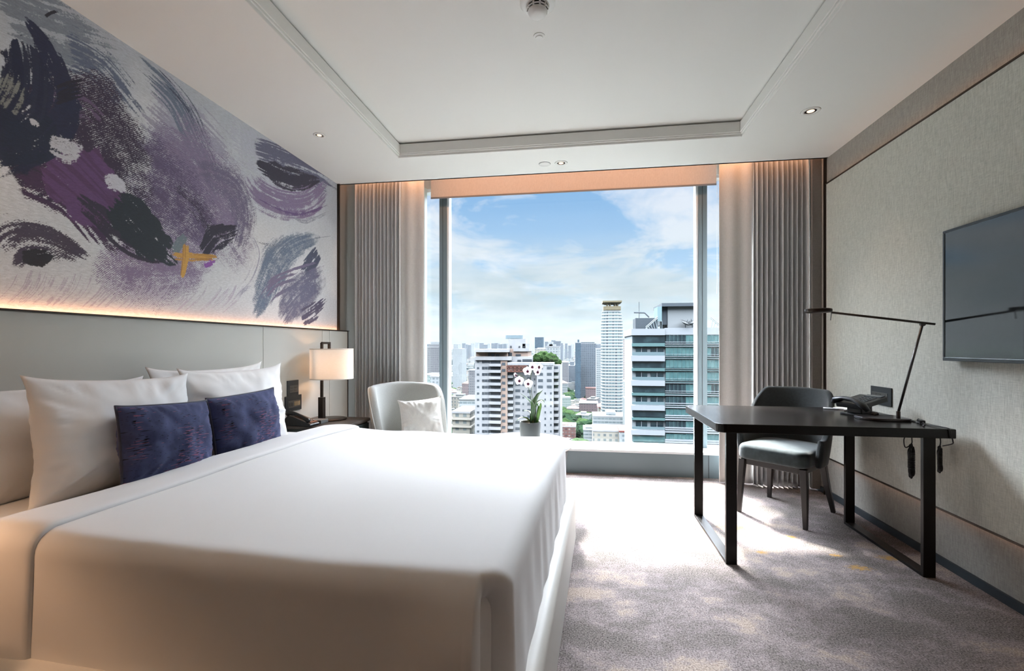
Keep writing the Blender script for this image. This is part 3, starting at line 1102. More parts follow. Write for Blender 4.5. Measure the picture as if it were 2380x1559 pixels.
def place_pillow(name, label, cat, group, loc, rz, lean, size, m, seed, rim=None, roll=0.0, **kw):
    """local -y faces the foot of the bed (+X) when rz=90"""
    r = thing(name, label, cat, group=group)
    r.matrix_world = Matrix.Translation(loc) @ Matrix.Rotation(rz, 4, 'Z') @ Matrix.Rotation(lean, 4, 'X') @ Matrix.Rotation(roll, 4, 'Y')
    mb = pillow_mesh(*size, seed=seed, **kw)
    c = mb.build('cushion_body' if cat == 'cushion' else 'pillow_case', m, r, smooth=True, weld=True)
    if rim:
        n = 44
        wd, ht = size[0], size[1]
        pinch = kw.get('pinch', 0.05)
        ears = kw.get('ears', 0.0)
        pts = []
        seq = [(-1 + 2 * i / 30, -1) for i in range(30)] + [(1, -1 + 2 * i / 30) for i in range(30)] + [(1 - 2 * i / 30, 1) for i in range(30)] + [(-1, 1 - 2 * i / 30) for i in range(31)]
        for a, b_ in seq:
            aa = math.sin(a * PI / 2) * 0.35 + a * 0.65
            bb = math.sin(b_ * PI / 2) * 0.35 + b_ * 0.65
            x = aa * wd / 2 * (1 - pinch * (1 - bb * bb)) + ears * math.copysign(1, aa) * (abs(aa * bb)) ** 7
            z = bb * ht / 2 * (1 - pinch * (1 - aa * aa)) + ht / 2 + ears * math.copysign(1, bb) * (abs(aa * bb)) ** 7
            sag = kw.get('sag', 0)
            z -= 0.02 * sag * (1 - bb) * 0.5 * (1 - aa * aa)
            pts.append((x, 0, z))
        MB().tube(pts, rim[1], 8).build('piping', rim[0], r, smooth=True)
    return r


RZ = R(90)
PG = 'white pillows leaning on the headboard'
ZB = ZM - 0.03
place_pillow('pillow', 'back-row white pillow at the near side of the bed, mostly hidden behind the largest pillow', 'pillow', PG,
             (-2.080, 1.57, ZB - 0.01), RZ, R(-4), (0.78, 0.43, 0.11), M_pillow, 11, pinch=0.055, ears=0.012)
place_pillow('pillow', 'back-row white pillow by the bedside lamp, only its top corners showing', 'pillow', PG,
             (-2.080, 2.40, ZB), RZ, R(-4), (0.80, 0.455, 0.11), M_pillow, 12, pinch=0.07, ears=0.02)
place_pillow('pillow', 'large plump white pillow standing in front behind the left navy cushion', 'pillow', PG,
             (-1.905, 1.695, ZB - 0.015), RZ + R(-1), R(-7), (0.67, 0.462, 0.20), M_pillow, 13, roll=R(2.6), pinch=0.06, ears=0.014, sag=0.5)
place_pillow('pillow', 'white pillow standing in front behind the navy cushion nearest the lamp', 'pillow', PG,
             (-1.905, 2.40, ZB), RZ + R(-2), R(-7), (0.73, 0.450, 0.18), M_pillow, 24, pinch=0.07, ears=0.02, sag=0.5)

# navy velvet with a burnt-out dash pattern
m = bpy.data.materials.new('navy_velvet')
m.use_nodes = True
t = NT(m.node_tree)
b = m.node_tree.nodes['Principled BSDF']
tcn = t.n('ShaderNodeTexCoord').outputs['Object']
dsh = t.noise(t.mapping(tcn, scale=(25, 0, 190)), 1.0, 1, 0.3)
dsh2 = t.noise(t.mapping(tcn, scale=(34, 0, 240), loc=(5, 0, 3)), 1.0, 0, 0.3)
band = t.noise(t.mapping(tcn, scale=(7, 0, 2.4), loc=(1.6, 0, 0.3)), 1.0, 2, 0.5)
bandm = t.ramp(band, [(0.50, 0.0), (0.60, 1.0)])
d1 = t.ramp(t.math('ADD', dsh, t.math('MULTIPLY', bandm, 0.17)), [(0.745, 0.0), (0.76, 1.0)])
d2 = t.ramp(t.math('ADD', dsh2, t.math('MULTIPLY', bandm, 0.13)), [(0.76, 0.0), (0.775, 1.0)])
d3 = t.ramp(t.noise(t.mapping(tcn, scale=(90, 0, 300), loc=(2, 0, 8)), 1.0, 0, 0.3), [(0.74, 0.0), (0.75, 1.0)])
soft = t.ramp(t.noise(tcn, 9, 3, 0.6), [(0.3, 0.0), (0.7, 1.0)])
colr = t.mix(soft, srgb(36, 40, 66), srgb(64, 70, 102))
colr = t.mix(d1, colr, srgb(112, 70, 92))
colr = t.mix(t.math('MAXIMUM', d2, d3), colr, srgb(14, 10, 18))
t.set(b, 'Base Color', colr)
b.inputs['Roughness'].default_value = 0.85
b.inputs['Specular IOR Level'].default_value = 0.15
b.inputs['Sheen Weight'].default_value = 0.6
b.inputs['Sheen Tint'].default_value = srgb(140, 146, 180)
hgt = t.math('SUBTRACT', 1.0, t.math('MAXIMUM', d1, t.math('MAXIMUM', d2, d3)))
t.set(b, 'Normal', t.n('ShaderNodeBump', ins={'Height': hgt, 'Strength': 0.4, 'Distance': 0.0015}).outputs[0])
M_navy = m
M_navyrim = mat('navy_piping', srgb(24, 26, 50), 0.7, sheen=0.4)
NG = 'navy velvet cushions on the bed'
place_pillow('cushion', 'navy velvet oblong cushion with plum dashes, nearer the camera', 'cushion', NG,
             (-1.76, 1.775, ZM - 0.01), RZ + R(2), R(-9), (0.45, 0.305, 0.16), M_navy, 31, rim=(M_navyrim, 0.005), pinch=0.02, ears=0.004, roll=R(3.8), wrink=0.7)
place_pillow('cushion', 'navy velvet oblong cushion with plum dashes, beside the nightstand', 'cushion', NG,
             (-1.76, 2.268, ZM - 0.01), RZ + R(-3), R(-9), (0.46, 0.302, 0.16), M_navy, 35, rim=(M_navyrim, 0.005), pinch=0.025, ears=0.006, roll=R(-1.5), wrink=0.7)

# ------------------------------------------------------------------ nightstands, lamps
M_nsT = mat('dark_stained_top', srgb(66, 58, 52), 0.35, var=(14, srgb(48, 42, 38), 0.3, 0.7))
M_nsB = mat('dark_green_lacquer', srgb(36, 46, 46), 0.4)
M_shade = bpy.data.materials.new('lamp_shade_linen')
M_shade.use_nodes = True
t = NT(M_shade.node_tree)
M_shade.node_tree.nodes.clear()
tcn = t.n('ShaderNodeTexCoord').outputs['Object']
th = t.noise(t.mapping(tcn, scale=(0.1, 0.1, 1)), 500, 2, 0.6)
sc_ = t.mix(th, srgb(244, 236, 224), srgb(255, 250, 242))
df = t.n('ShaderNodeBsdfDiffuse', ins={0: sc_})
tl = t.n('ShaderNodeBsdfTranslucent', ins={0: sc_})
mx = t.n('ShaderNodeMixShader', ins={0: 0.24, 1: df.outputs[0], 2: tl.outputs[0]})
t.n('ShaderNodeOutputMaterial', ins={0: mx.outputs[0]})


def lamp(x, y, z, label, power):
    L = thing('table_lamp', label, 'lamp', (x, y, z), group='bedside lamps with white drum shades')
    # the stem stands on the room side of a round plate, the shade sits over the plate
    MB().lathe([(0.0, 0), (0.108, 0), (0.112, 0.004), (0.112, 0.008), (0.106, 0.012), (0.0, 0.012)], 40).build('base_plate', M_bronze, L, auto=40)
    sx, sy = -0.035, -0.085
    MB().box(sx - 0.020, sx + 0.020, sy - 0.020, sy + 0.020, 0.006, 0.185).build('stem_block', M_bronze, L, bevel=0.002)
    MB().lathe([(0, 0), (0.004, 0), (0.004, 0.003), (0, 0.003)], 10, M=Matrix.Translation((sx + 0.020, sy, 0.155)) @ Matrix.Rotation(R(90), 4, 'Y')).build('switch', M_black, L)
    MB().box(sx - 0.009, sx + 0.009, sy - 0.009, sy + 0.009, 0.18, 0.605).build('stem', M_bronze, L, bevel=0.001)
    MB().box(-0.009 + sx, 0.009 + sx, sy, 0.03, 0.596, 0.612).box(sx - 0.009, sx + 0.009, 0.012, 0.030, 0.52, 0.6).build('shade_hanger', M_bronze, L, bevel=0.001)
    cx, cy = 0.0, 0.0
    z0, z1, r = 0.320, 0.560, 0.162
    mb = MB()
    nn = 64
    vs = []
    for i in range(nn):
        a = 2 * PI * i / nn
        for (rr, zz) in ((r - 0.001, z0), (r, z0), (r, z1), (r - 0.001, z1)):
            vs.append((cx + rr * math.cos(a), cy + rr * math.sin(a), zz))
    fs = [(i * 4 + 1, ((i + 1) % nn) * 4 + 1, ((i + 1) % nn) * 4 + 2, i * 4 + 2) for i in range(nn)]
    mb.add(vs, fs)
    mb.build('lamp_shade', M_shade, L, smooth=True, weld=True)
    for zz in (z0 + 0.004, z1 - 0.004):
        mb = MB()
        mb.tube([(cx + (r + 0.0005) * math.cos(2 * PI * i / 48), cy + (r + 0.0005) * math.sin(2 * PI * i / 48), zz) for i in range(49)], 0.004, 6, cap=False, sx=1.0, sy=0.25)
        mb.build('shade_trim', mat('shade_trim', srgb(226, 220, 210), 0.8), L, smooth=True)
    MB().lathe([(0.0, 0.44), (0.016, 0.445), (0.026, 0.47), (0.022, 0.495), (0.012, 0.515), (0.012, 0.54), (0, 0.54)], 16).build('bulb', emis('bulb', (1.0, 0.6, 0.3, 1), 4.0), L, smooth=True)
    pl_ = bpy.data.lights.new('lamp_light', 'POINT')
    pl_.energy = power
    pl_.color = (1.0, 0.58, 0.33)
    pl_.shadow_soft_size = 0.035
    po_ = bpy.data.objects.new('lamp_light', pl_)
    COL.objects.link(po_)
    po_.parent = L
    po_.location = (0, 0, 0.425)
    return L


def nightstand(y0, y1, label, zt=0.60):
    N = thing('nightstand', label, 'nightstand', (HX, (y0 + y1) / 2, 0), group='dark nightstands beside the bed')
    h = (y1 - y0) / 2
    dpt = 0.475
    MB().prism(rrect(0.002, dpt, -h, h, (0.04, 0.004, 0.004, 0.04), 6), zt - 0.022, zt).build('top', M_nsT, N, bevel=0.004)
    MB().prism(rrect(0.004, dpt - 0.02, -h + 0.015, h - 0.015, (0.03, 0.004, 0.004, 0.03), 6), 0.10, zt - 0.022).build('body', M_nsB, N, bevel=0.002)
    for k in range(2):
        za = 0.12 + k * 0.23
        f = MB().box(dpt - 0.02, dpt - 0.006, -h + 0.04, h - 0.04, za, za + 0.215).build('drawer', M_nsB, N, bevel=0.003)
        MB().box(dpt - 0.004, dpt + 0.006, -0.06, 0.06, za + 0.185, za + 0.195).build('handle', M_bronze, f)
    for yy in (-h + 0.05, h - 0.05):
        for xx in (0.04, dpt - 0.06):
            MB().box(xx - 0.012, xx + 0.012, yy - 0.012, yy + 0.012, 0, 0.10).build('leg', M_bronze, N)
    return N


nightstand(3.085, 3.575, 'dark nightstand with rounded corner on the window side of the bed')
nightstand(0.42, 0.93, 'dark nightstand on the side of the bed away from the window')
lamp(-1.955, 3.425, 0.60, 'lit table lamp with white drum shade and bronze stem beside the window-side curtain', 1.5)
lamp(-1.955, 0.70, 0.60, 'lit drum-shaded table lamp on the side of the bed away from the window', 11.0)


def keypad(mb, x0, y0, nx, ny, dx_, dy_, s, z0, z1):
    for i in range(nx):
        for j in range(ny):
            mb.box(x0 + i * dx_, x0 + i * dx_ + s, y0 + j * dy_, y0 + j * dy_ + s * 0.7, z0, z1)


# bedside telephone
T = thing('telephone', 'low black bedside telephone with bronze keypad face on the window-side nightstand', 'telephone', (-2.135, 3.155, 0.60), R(-8))
side = [(0.0, 0.0), (0.215, 0.0), (0.222, 0.012), (0.218, 0.020), (0.06, 0.068), (0.02, 0.070), (0.0, 0.05)]
mbx = MB()
mbx.add([(x, -0.05, z) for x, z in side] + [(x, 0.05, z) for x, z in side],
        [tuple(range(6, -1, -1)), tuple(range(7, 14))] + [(i, (i + 1) % 7, 7 + (i + 1) % 7, 7 + i) for i in range(7)])
mbx.build('body', M_black, T, bevel=0.003)
Mt = Matrix.Translation((0.06, 0, 0.0695)) @ Matrix.Rotation(math.atan2(0.048, 0.158), 4, 'Y')
M_copper = mat('copper_face', srgb(120, 84, 66), 0.45, metal=0.4)
MB().box(0.0, 0.155, -0.02, 0.046, -0.001, 0.003, Mt).build('face_plate', M_copper, T)
mb = MB()
for i in range(6):
    for j in range(3):
        mb.box(0.012 + i * 0.022, 0.026 + i * 0.022, -0.013 + j * 0.019, -0.001 + j * 0.019, 0.003, 0.006, Mt)
mb.build('keypad', mat('grey_keys', srgb(120, 116, 112), 0.5), T)
MB().tube([(0.01, -0.036, 0.080), (0.03, -0.036, 0.094), (0.09, -0.036, 0.086), (0.15, -0.036, 0.066), (0.19, -0.036, 0.046), (0.20, -0.036, 0.036)], 0.014, 10,
          radii=[0.016, 0.019, 0.012, 0.012, 0.018, 0.014]).build('handset', M_black, T, smooth=True)
# notepad block
T = thing('memo_box', 'small flat grey memo box between telephone and lamp', 'box', (-2.05, 3.262, 0.60), R(0))
MB().box(-0.02, 0.13, -0.05, 0.05, 0, 0.022).build('box_body', mat('box_grey', srgb(96, 100, 98), 0.5), T, bevel=0.002)
MB().box(-0.018, 0.128, -0.048, 0.048, 0.022, 0.026).build('lid', mat('box_lid', srgb(104, 100, 96), 0.6), T, bevel=0.001)

# wall plates
M_plate = mat('dark_plate', srgb(38, 42, 46), 0.4)
M_insert = mat('plate_insert', srgb(84, 84, 82), 0.4, metal=0.3)
M_keyl = mat('plate_keys', srgb(176, 160, 130), 0.4)


def plate(name, label, loc, side_, w_, h_, kind, cat, group):
    """side_ = +1: on the left wall facing +X; -1: on the right wall facing -X"""
    P = thing(name, label, cat, loc, group=group)
    s = side_
    xa = lambda a, b_: (min(s * a, s * b_), max(s * a, s * b_))
    MB().box(*xa(0, 0.008), -w_ / 2, w_ / 2, -h_ / 2, h_ / 2).build('cover_plate', M_plate, P, bevel=0.0015)
    MB().box(*xa(0.008, 0.0105), -w_ * 0.34, w_ * 0.42, -h_ * 0.28, h_ * 0.18).build('insert', M_insert, P, bevel=0.001)
    mb = MB()
    if kind == 'switch':
        for k in range(2):
            for j in range(2):
                mb.box(*xa(0.0105, 0.012), -w_ * 0.26 + k * w_ * 0.34, -w_ * 0.26 + k * w_ * 0.34 + w_ * 0.22, -h_ * 0.2 + j * h_ * 0.18, -h_ * 0.2 + j * h_ * 0.18 + h_ * 0.1)
        mb.build('rocker', mat('rocker', srgb(60, 58, 56), 0.4), P)
    elif kind == 'mixed':
        for k in range(4):
            mb.box(*xa(0.0105, 0.013), w_ * 0.02 + k * w_ * 0.095, w_ * 0.02 + k * w_ * 0.095 + w_ * 0.05, -h_ * 0.18, h_ * 0.10)
        mb.build('buttons', M_keyl, P)
        mb = MB()
        for k in range(2):
            mb.box(*xa(0.0104, 0.0115), -w_ * 0.28 + k * w_ * 0.13, -w_ * 0.28 + k * w_ * 0.13 + w_ * 0.05, -h_ * 0.18, h_ * 0.06)
        mb.build('socket_slots', M_black, P)
    else:
        for k in range(3):
            mb = MB()
            y_ = -w_ * 0.24 + k * w_ * 0.22
            mb.box(*xa(0.0104, 0.0115), y_ - 0.008, y_ - 0.004, -h_ * 0.16, h_ * 0.02)
            mb.box(*xa(0.0104, 0.0115), y_ + 0.004, y_ + 0.008, -h_ * 0.16, h_ * 0.02)
            mb.box(*xa(0.0104, 0.0115), y_ - 0.003, y_ + 0.003, h_ * 0.05, h_ * 0.10)
            mb.build('socket_slots', M_black, P)
    return P


SG = 'dark socket and switch plates on the walls'
plate('light_switch', 'square dark switch plate above the bedside telephone, upper of the two', (HX + 0.0, 3.230, 0.862), 1, 0.135, 0.118, 'switch', 'switch', SG)
plate('wall_socket', 'wide dark plate with socket and four switches just above the bedside telephone', (HX + 0.0, 3.236, 0.748), 1, 0.20, 0.115, 'mixed', 'socket', SG)
plate('wall_socket', 'dark socket plate on the linen wall behind the desk telephone', (PX, 3.284, 0.862), -1, 0.205, 0.115, 'sockets', 'socket', SG)

# ------------------------------------------------------------------ curtains and blind
M_curtain = weave_mat('curtain_cloth', srgb(200, 202, 204), srgb(221, 222, 224), 500, bump=0.15)
M_lining = weave_mat('curtain_lining', srgb(210, 210, 208), srgb(226, 225, 223), 500, bump=0.1)


def curtain(x0, x1, y, z0, z1, pleats, amp, seed, m, nm='drape', parent=None, drift=0.0, flare=0.0, cols=None):
    mb = MB()
    nu = cols or pleats * 10 + 1
    nv_ = 44
    vs = []
    for i in range(nu):
        u = i / (nu - 1)
        for j in range(nv_):
            v = j / (nv_ - 1)
            z = z1 + (z0 - z1) * v
            ph = u * pleats * 2 * PI + 1.2 * nz(u * pleats * 0.6 + seed, v * 0.06, 1)
            a = amp * (0.55 + 0.45 * smooth(0, 0.12, v)) * (0.8 + 0.45 * nz(u * pleats * 0.8, seed, v * 0.08))
            c_ = math.sin(ph)
            c_ = math.copysign(abs(c_) ** 0.75, c_)
            yy = y + a * c_ + 0.012 * nz(u * 5 + seed, v * 0.3, 9) * v
            xx = x0 + (x1 - x0) * u + a * 0.10 * math.sin(2 * ph) + drift * v * (1 - u) + flare * v * (u - 0.5) + 0.006 * nz(u * 4, v * 0.3, seed)
            vs.append((xx, yy, z))
    fs = [(i * nv_ + j, (i + 1) * nv_ + j, (i + 1) * nv_ + j + 1, i * nv_ + j + 1) for i in range(nu - 1) for j in range(nv_ - 1)]
    mb.add(vs, fs)
    return mb.build(nm, m, parent, smooth=True, solid=0.003, offset=0)


def curtain_thing(label, x0, x1, seed, pl, lead, group):
    c = thing('curtain', label, 'curtain', ((x0 + x1) / 2, 4.17, 0), group=group)
    dx_ = (x0 + x1) / 2
    curtain(x0 - dx_, x1 - dx_, 0.0, 0.012, 2.93, pl, 0.050, seed, M_curtain, 'drape', c)
    # flat leading edge with paler lining
    a, b_ = lead
    curtain(a - dx_, b_ - dx_, 0.045, 0.012, 2.93, 2, 0.014, seed + 5, M_lining, 'leading_edge', c, cols=30, drift=0.0)
    MB().box(min(x0, a) - dx_ - 0.02, max(x1, b_) - dx_ + 0.02, -0.018, 0.018, 2.93, 2.96).build('track', M_alulight, c)
    mb = MB()
    return c


CG = 'grey curtains either side of the window'
curtain_thing('grey pleated full-length curtain on the lamp side of the window', -2.15, -1.68, 3.1, 13, (-1.70, -1.47), CG)
curtain_thing('grey pleated full-length curtain behind the desk chair', 1.43, 1.845, 6.7, 11, (1.17, 1.45), CG)
# plain outer curtain breadths next to the walls
M_curtain2 = weave_mat('curtain_side', srgb(126, 122, 118), srgb(146, 141, 136), 500, bump=0.12)
o = MB().box(1.855, XR - 0.004, 4.10, 4.14, 0.02, 2.95).build('wall_pelmet_board', M_curtain2)
o.name = 'side_return'
tag(o, 'narrow grey fabric-covered upright filling the gap between the curtain and the linen wall', 'panel')
# roller blind
M_blind = weave_mat('blind_cloth', srgb(196, 186, 178), srgb(212, 202, 194), 420, bump=0.1)
B = thing('roller_blind', 'pale roller blind drawn up to a narrow band across the window top', 'blind', (-0.13, 4.47, 2.66))
MB().box(-1.36, 1.345, -0.0015, 0.0015, 0.0, 0.33).build('blind_cloth', M_blind, B)
MB().lathe([(0, -1.36), (0.03, -1.36), (0.03, 1.345), (0, 1.345)], 20, M=Matrix.Translation((0, 0, 0.34)) @ Matrix.Rotation(R(90), 4, 'Y')).build('roller', M_blind, B, smooth=True)
MB().box(-1.36, 1.345, -0.004, 0.004, -0.012, 0.003).build('bottom_rail', mat('blind_rail', srgb(120, 124, 130), 0.5), B)
MB().tube([(1.352, 0.0, 0.3), (1.352, 0.0, -0.9), (1.352, 0.012, -1.0)], 0.0015, 6).build('pull_cord', M_alulight, B)
# ------------------------------------------------------------------ ceiling fittings
M_fit = mat('white_plastic', srgb(224, 224, 220), 0.4)
M_reflector = mat('downlight_reflector', srgb(210, 200, 188), 0.25, metal=0.8)


def downlight(x, y, r, label, power, seen=True, z=ZC, cone=75):
    D = thing('downlight', label, 'light', (x, y, z), group='recessed ceiling spotlights')
    MB().lathe([(r * 0.62, -0.001), (r * 0.66, -0.005), (r * 0.95, -0.004), (r, 0.0)], 32).build('trim_ring', M_fit, D, smooth=True)
    MB().lathe([(r * 0.64, -0.001), (r * 0.60, -0.0004), (0.001, -0.0002)], 32).build('reflector', M_reflector, D, smooth=True)
    MB().lathe([(0.001, -0.0035), (r * 0.36, -0.003), (r * 0.40, -0.0005)], 24).build('lens', emis('downlight_lens', (1.0, 0.72, 0.5, 1), 1.2), D, smooth=True)
    l = bpy.data.lights.new('spot_light', 'SPOT')
    l.energy = power
    l.spot_size = R(cone)
    l.spot_blend = 0.8
    l.color = (1.0, 0.66, 0.42)
    l.shadow_soft_size = 0.03
    o = bpy.data.objects.new('spot_light', l)
    COL.objects.link(o)
    o.parent = D
    o.location = (0, 0, -0.02)
    return D


downlight(-1.834, 3.046, 0.042, 'small round spotlight in the ceiling above the bedside lamp', 5)
downlight(1.436, 3.195, 0.056, 'round lit spotlight in the ceiling above the desk chair', 8)
downlight(-0.166, 3.80, 0.052, 'round lit spotlight in the ceiling band before the window', 8)
for (x, y, p_) in ((-1.834, 0.95, 8), (1.436, 0.9, 6), (-1.2, -1.95, 15), (0.9, -1.95, 15), (-1.834, -0.6, 16), (1.436, -0.6, 12)):  # spotlights added out of view as warm fill for the near room
    downlight(x, y, 0.05, 'unseen round fill spotlight added to the ceiling behind the camera', p_, cone=120)
D = thing('ceiling_sensor', 'small blank white disc in the ceiling next to the spotlight before the window', 'sensor', (-0.300, 3.80, ZC))
MB().lathe([(0.046, 0.0), (0.046, -0.004), (0.042, -0.007), (0.0, -0.008)], 32).build('cover', M_fit, D, auto=40)
MB().lathe([(0.049, 0.0), (0.049, -0.001), (0.046, -0.0015)], 32).build('gap_ring', mat('gap_grey', srgb(120, 120, 124), 0.6), D)
ZTC = ZT + 0.012
D = thing('sprinkler', 'small round sprinkler cover in the raised ceiling beyond the smoke detector', 'sprinkler', (-0.217, 2.39, ZTC))
MB().lathe([(0.030, 0.0), (0.030, -0.003), (0.024, -0.006), (0.020, -0.006)], 32).build('outer_ring', M_fit, D, auto=30)
MB().lathe([(0.020, -0.002), (0.018, -0.011), (0.0, -0.012)], 24).build('cap', M_fit, D, auto=30)
D = thing('smoke_detector', 'white round smoke detector with vented dome on the raised ceiling', 'smoke detector', (-0.203, 2.155, ZTC))
MB().lathe([(0.082, 0.0), (0.082, -0.008), (0.072, -0.016), (0.060, -0.018), (0.0, -0.018)], 48).build('base_ring', M_fit, D, auto=30)
mb = MB()
for k in range(10):
    a = 2 * PI * k / 10
    M_ = Matrix.Rotation(a, 4, 'Z')
    mb.box(0.040, 0.050, -0.004, 0.004, -0.040, -0.016, M_)
mb.build('vent_ribs', M_fit, D)
MB().lathe([(0.036, -0.016), (0.036, -0.04)], 32).build('inner_mesh', mat('vent_dark', srgb(60, 60, 58), 0.7), D)
MB().lathe([(0.056, -0.016), (0.054, -0.022), (0.050, -0.024), (0.046, -0.018)], 40).lathe([(0.050, -0.030), (0.052, -0.033), (0.048, -0.036), (0.045, -0.030)], 40).build('vent_ring', M_fit, D, auto=30)
MB().lathe([(0.044, -0.038), (0.046, -0.044), (0.040, -0.056), (0.026, -0.064), (0.0, -0.067)], 40).build('dome', M_fit, D, auto=40)

# ------------------------------------------------------------------ television
TV = thing('television', 'flat black wall-mounted television on the linen wall panel', 'television', (PX - 0.001, 2.11, 1.438))
tw, thh = 1.19, 0.667
M_screen = mat('tv_screen', (0.004, 0.006, 0.007, 1), 0.06, spec=0.9, coat=0.2)
xf = -0.05
MB().box(xf + 0.003, xf + 0.030, -tw / 2 + 0.006, tw / 2 - 0.006, -thh / 2 + 0.006, thh / 2 - 0.006).build('back_cover', M_black, TV, bevel=0.004)
mb = MB()
bz = 0.013
mb.box(xf, xf + 0.02, -tw / 2, tw / 2, thh / 2 - bz, thh / 2)
mb.box(xf, xf + 0.02, -tw / 2, tw / 2, -thh / 2, -thh / 2 + bz * 1.4)
mb.box(xf, xf + 0.02, -tw / 2, -tw / 2 + bz, -thh / 2 + bz * 1.4, thh / 2 - bz)
mb.box(xf, xf + 0.02, tw / 2 - bz, tw / 2, -thh / 2 + bz * 1.4, thh / 2 - bz)
mb.build('bezel', mat('tv_bezel', srgb(34, 40, 42), 0.35), TV, bevel=0.002)
MB().box(xf + 0.0025, xf + 0.004, -tw / 2 + bz, tw / 2 - bz, -thh / 2 + bz * 1.4, thh / 2 - bz).build('screen', M_screen, TV)
MB().box(-0.022, 0.0, -0.25, 0.25, -0.15, 0.15).build('wall_bracket', M_darkmetal, TV)

# ------------------------------------------------------------------ desk
ZD = 0.765
M_desk = mat('black_desk_wood', srgb(20, 17, 15), 0.24, spec=0.28, bump=(60, 0.02, 0.0005))
DK = thing('desk', 'black desk with a chamfered top on flat metal loop legs against the linen wall', 'desk', (1.265, 3.02, 0))
dx0, dx1, dy0, dy1 = 0.715 - 1.265, 1.845 - 1.265, 2.615 - 3.02, 3.435 - 3.02
poly = [(dx1, dy0), (dx1, dy1), (dx0 + 0.055, dy1), (dx0 + 0.02, dy1 - 0.015), (dx0, dy1 - 0.06), (dx0, dy0 + 0.09)]
for k in range(6):
    a = PI + (PI / 2) * k / 5
    poly.append((dx0 + 0.05 + 0.05 * math.cos(a) - 0.0, dy0 + 0.05 + 0.05 * math.sin(a)))
poly = poly[:5] + [(dx0, dy0 + 0.05)] + poly[7:]
MB().prism(poly, ZD - 0.047, ZD).build('desktop', M_desk, DK, bevel=0.004, seg=3)
MB().box(dx0 + 0.06, dx1 - 0.03, dy0 + 0.05, dy1 - 0.05, ZD - 0.056, ZD - 0.047).build('under_frame', M_darkmetal, DK)
for xx, nm in ((0.800 - 1.265, 'a'), (1.752 - 1.265, 'b')):
    ya, yb_ = 2.655 - 3.02, 3.385 - 3.02
    wl, dl = 0.056, 0.022       # legs wide along x, thin along y
    zt_ = ZD - 0.052
    MB().box(xx - wl / 2, xx + wl / 2, ya, ya + dl, 0.0, zt_).build('leg', M_darkmetal, DK, bevel=0.0015)
    MB().box(xx - wl / 2, xx + wl / 2, yb_ - dl, yb_, 0.0, zt_).build('leg', M_darkmetal, DK, bevel=0.0015)
    MB().box(xx - wl / 2, xx + wl / 2, ya + dl, yb_ - dl, 0.0, 0.016).build('floor_bar', M_darkmetal, DK, bevel=0.001)

# desk chair
CH = thing('desk_chair', 'dark upholstered dining-style chair with curved wrap-round back tucked behind the desk', 'chair', (1.42, 3.54, 0), math.atan2(-0.73, -0.68))
# local +x = facing direction
M_chair = mat('charcoal_cloth', srgb(48, 54, 56), 0.85, spec=0.2, sheen=0.35, var=(60, srgb(40, 45, 47), 0.3, 0.7), bump=(500, 0.2, 0.0006))
M_chairseat = mat('charcoal_green_cloth', srgb(62, 74, 76), 0.8, spec=0.25, sheen=0.4, var=(25, srgb(50, 60, 62), 0.35, 0.65), bump=(500, 0.2, 0.0006))
M_chairleg = mat('espresso_wood', srgb(40, 36, 34), 0.4)


def shell(mb, rx, ry, cx, ztop, zbot, a_max, th, n=60, nv=18, flare=0.0, front=0.0, puff=0.0):
    """curved back: angle phi measured from the back direction (-x)"""
    def P(phi, v, out):
        zt_ = ztop(phi)
        zb = zbot(phi)
        z = zb + (zt_ - zb) * v
        k = out * th
        fl = flare * (z - 0.35)
        e = abs(phi) / a_max
        x = -(rx + k + fl) * math.cos(phi) + cx
        y = (ry + k + fl) * math.sin(phi)
        if e > 0.55:
            x += front * (e - 0.55) / 0.45
        return (x, y, z)
    # closed section around (outer/inner) with rounded rim
    sec = []
    for j in range(nv + 1):
        sec.append((j / nv * 0.965, 0.5 + puff * math.sin(PI * j / nv)))
    for k in range(1, 6):
        a = PI * k / 6
        sec.append((0.965 + 0.035 * math.sin(a), 0.5 * math.cos(a)))
    for j in range(nv, -1, -1):
        sec.append((j / nv * 0.965, -0.5 - puff * math.sin(PI * j / nv)))
    ns_ = len(sec)
    vs = []
    ks = [(-1, 0.15), (-1.0, 0.7)]
    cols_ = []
    for i in range(n + 1):
        cols_.append((-a_max + 2 * a_max * i / n, 1.0))
    d = 0.035
    cols_ = [(-a_max - d, 0.15), (-a_max - d * 0.75, 0.65), (-a_max - d * 0.35, 0.92)] + cols_ + [(a_max + d * 0.35, 0.92), (a_max + d * 0.75, 0.65), (a_max + d, 0.15)]
    for phi, sc2 in cols_:
        ph = max(-a_max, min(a_max, phi))
        for (v, o) in sec:
            p = Vector(P(phi, v, o * sc2))
            vs.append(p)
    nc = len(cols_)
    fs = []
    for i in range(nc - 1):
        for j in range(ns_):
            k = (j + 1) % ns_
            fs.append((i * ns_ + j, (i + 1) * ns_ + j, (i + 1) * ns_ + k, i * ns_ + k))
    fs.append(tuple(range(ns_ - 1, -1, -1)))
    fs.append(tuple((nc - 1) * ns_ + j for j in range(ns_)))
    return mb.add(vs, fs)


def zt_chair(phi):
    e = abs(phi) / R(98)
    return 0.875 - 0.010 * e - 0.30 * smooth(0.42, 0.97, e)


def zb_chair(phi):
    return 0.385


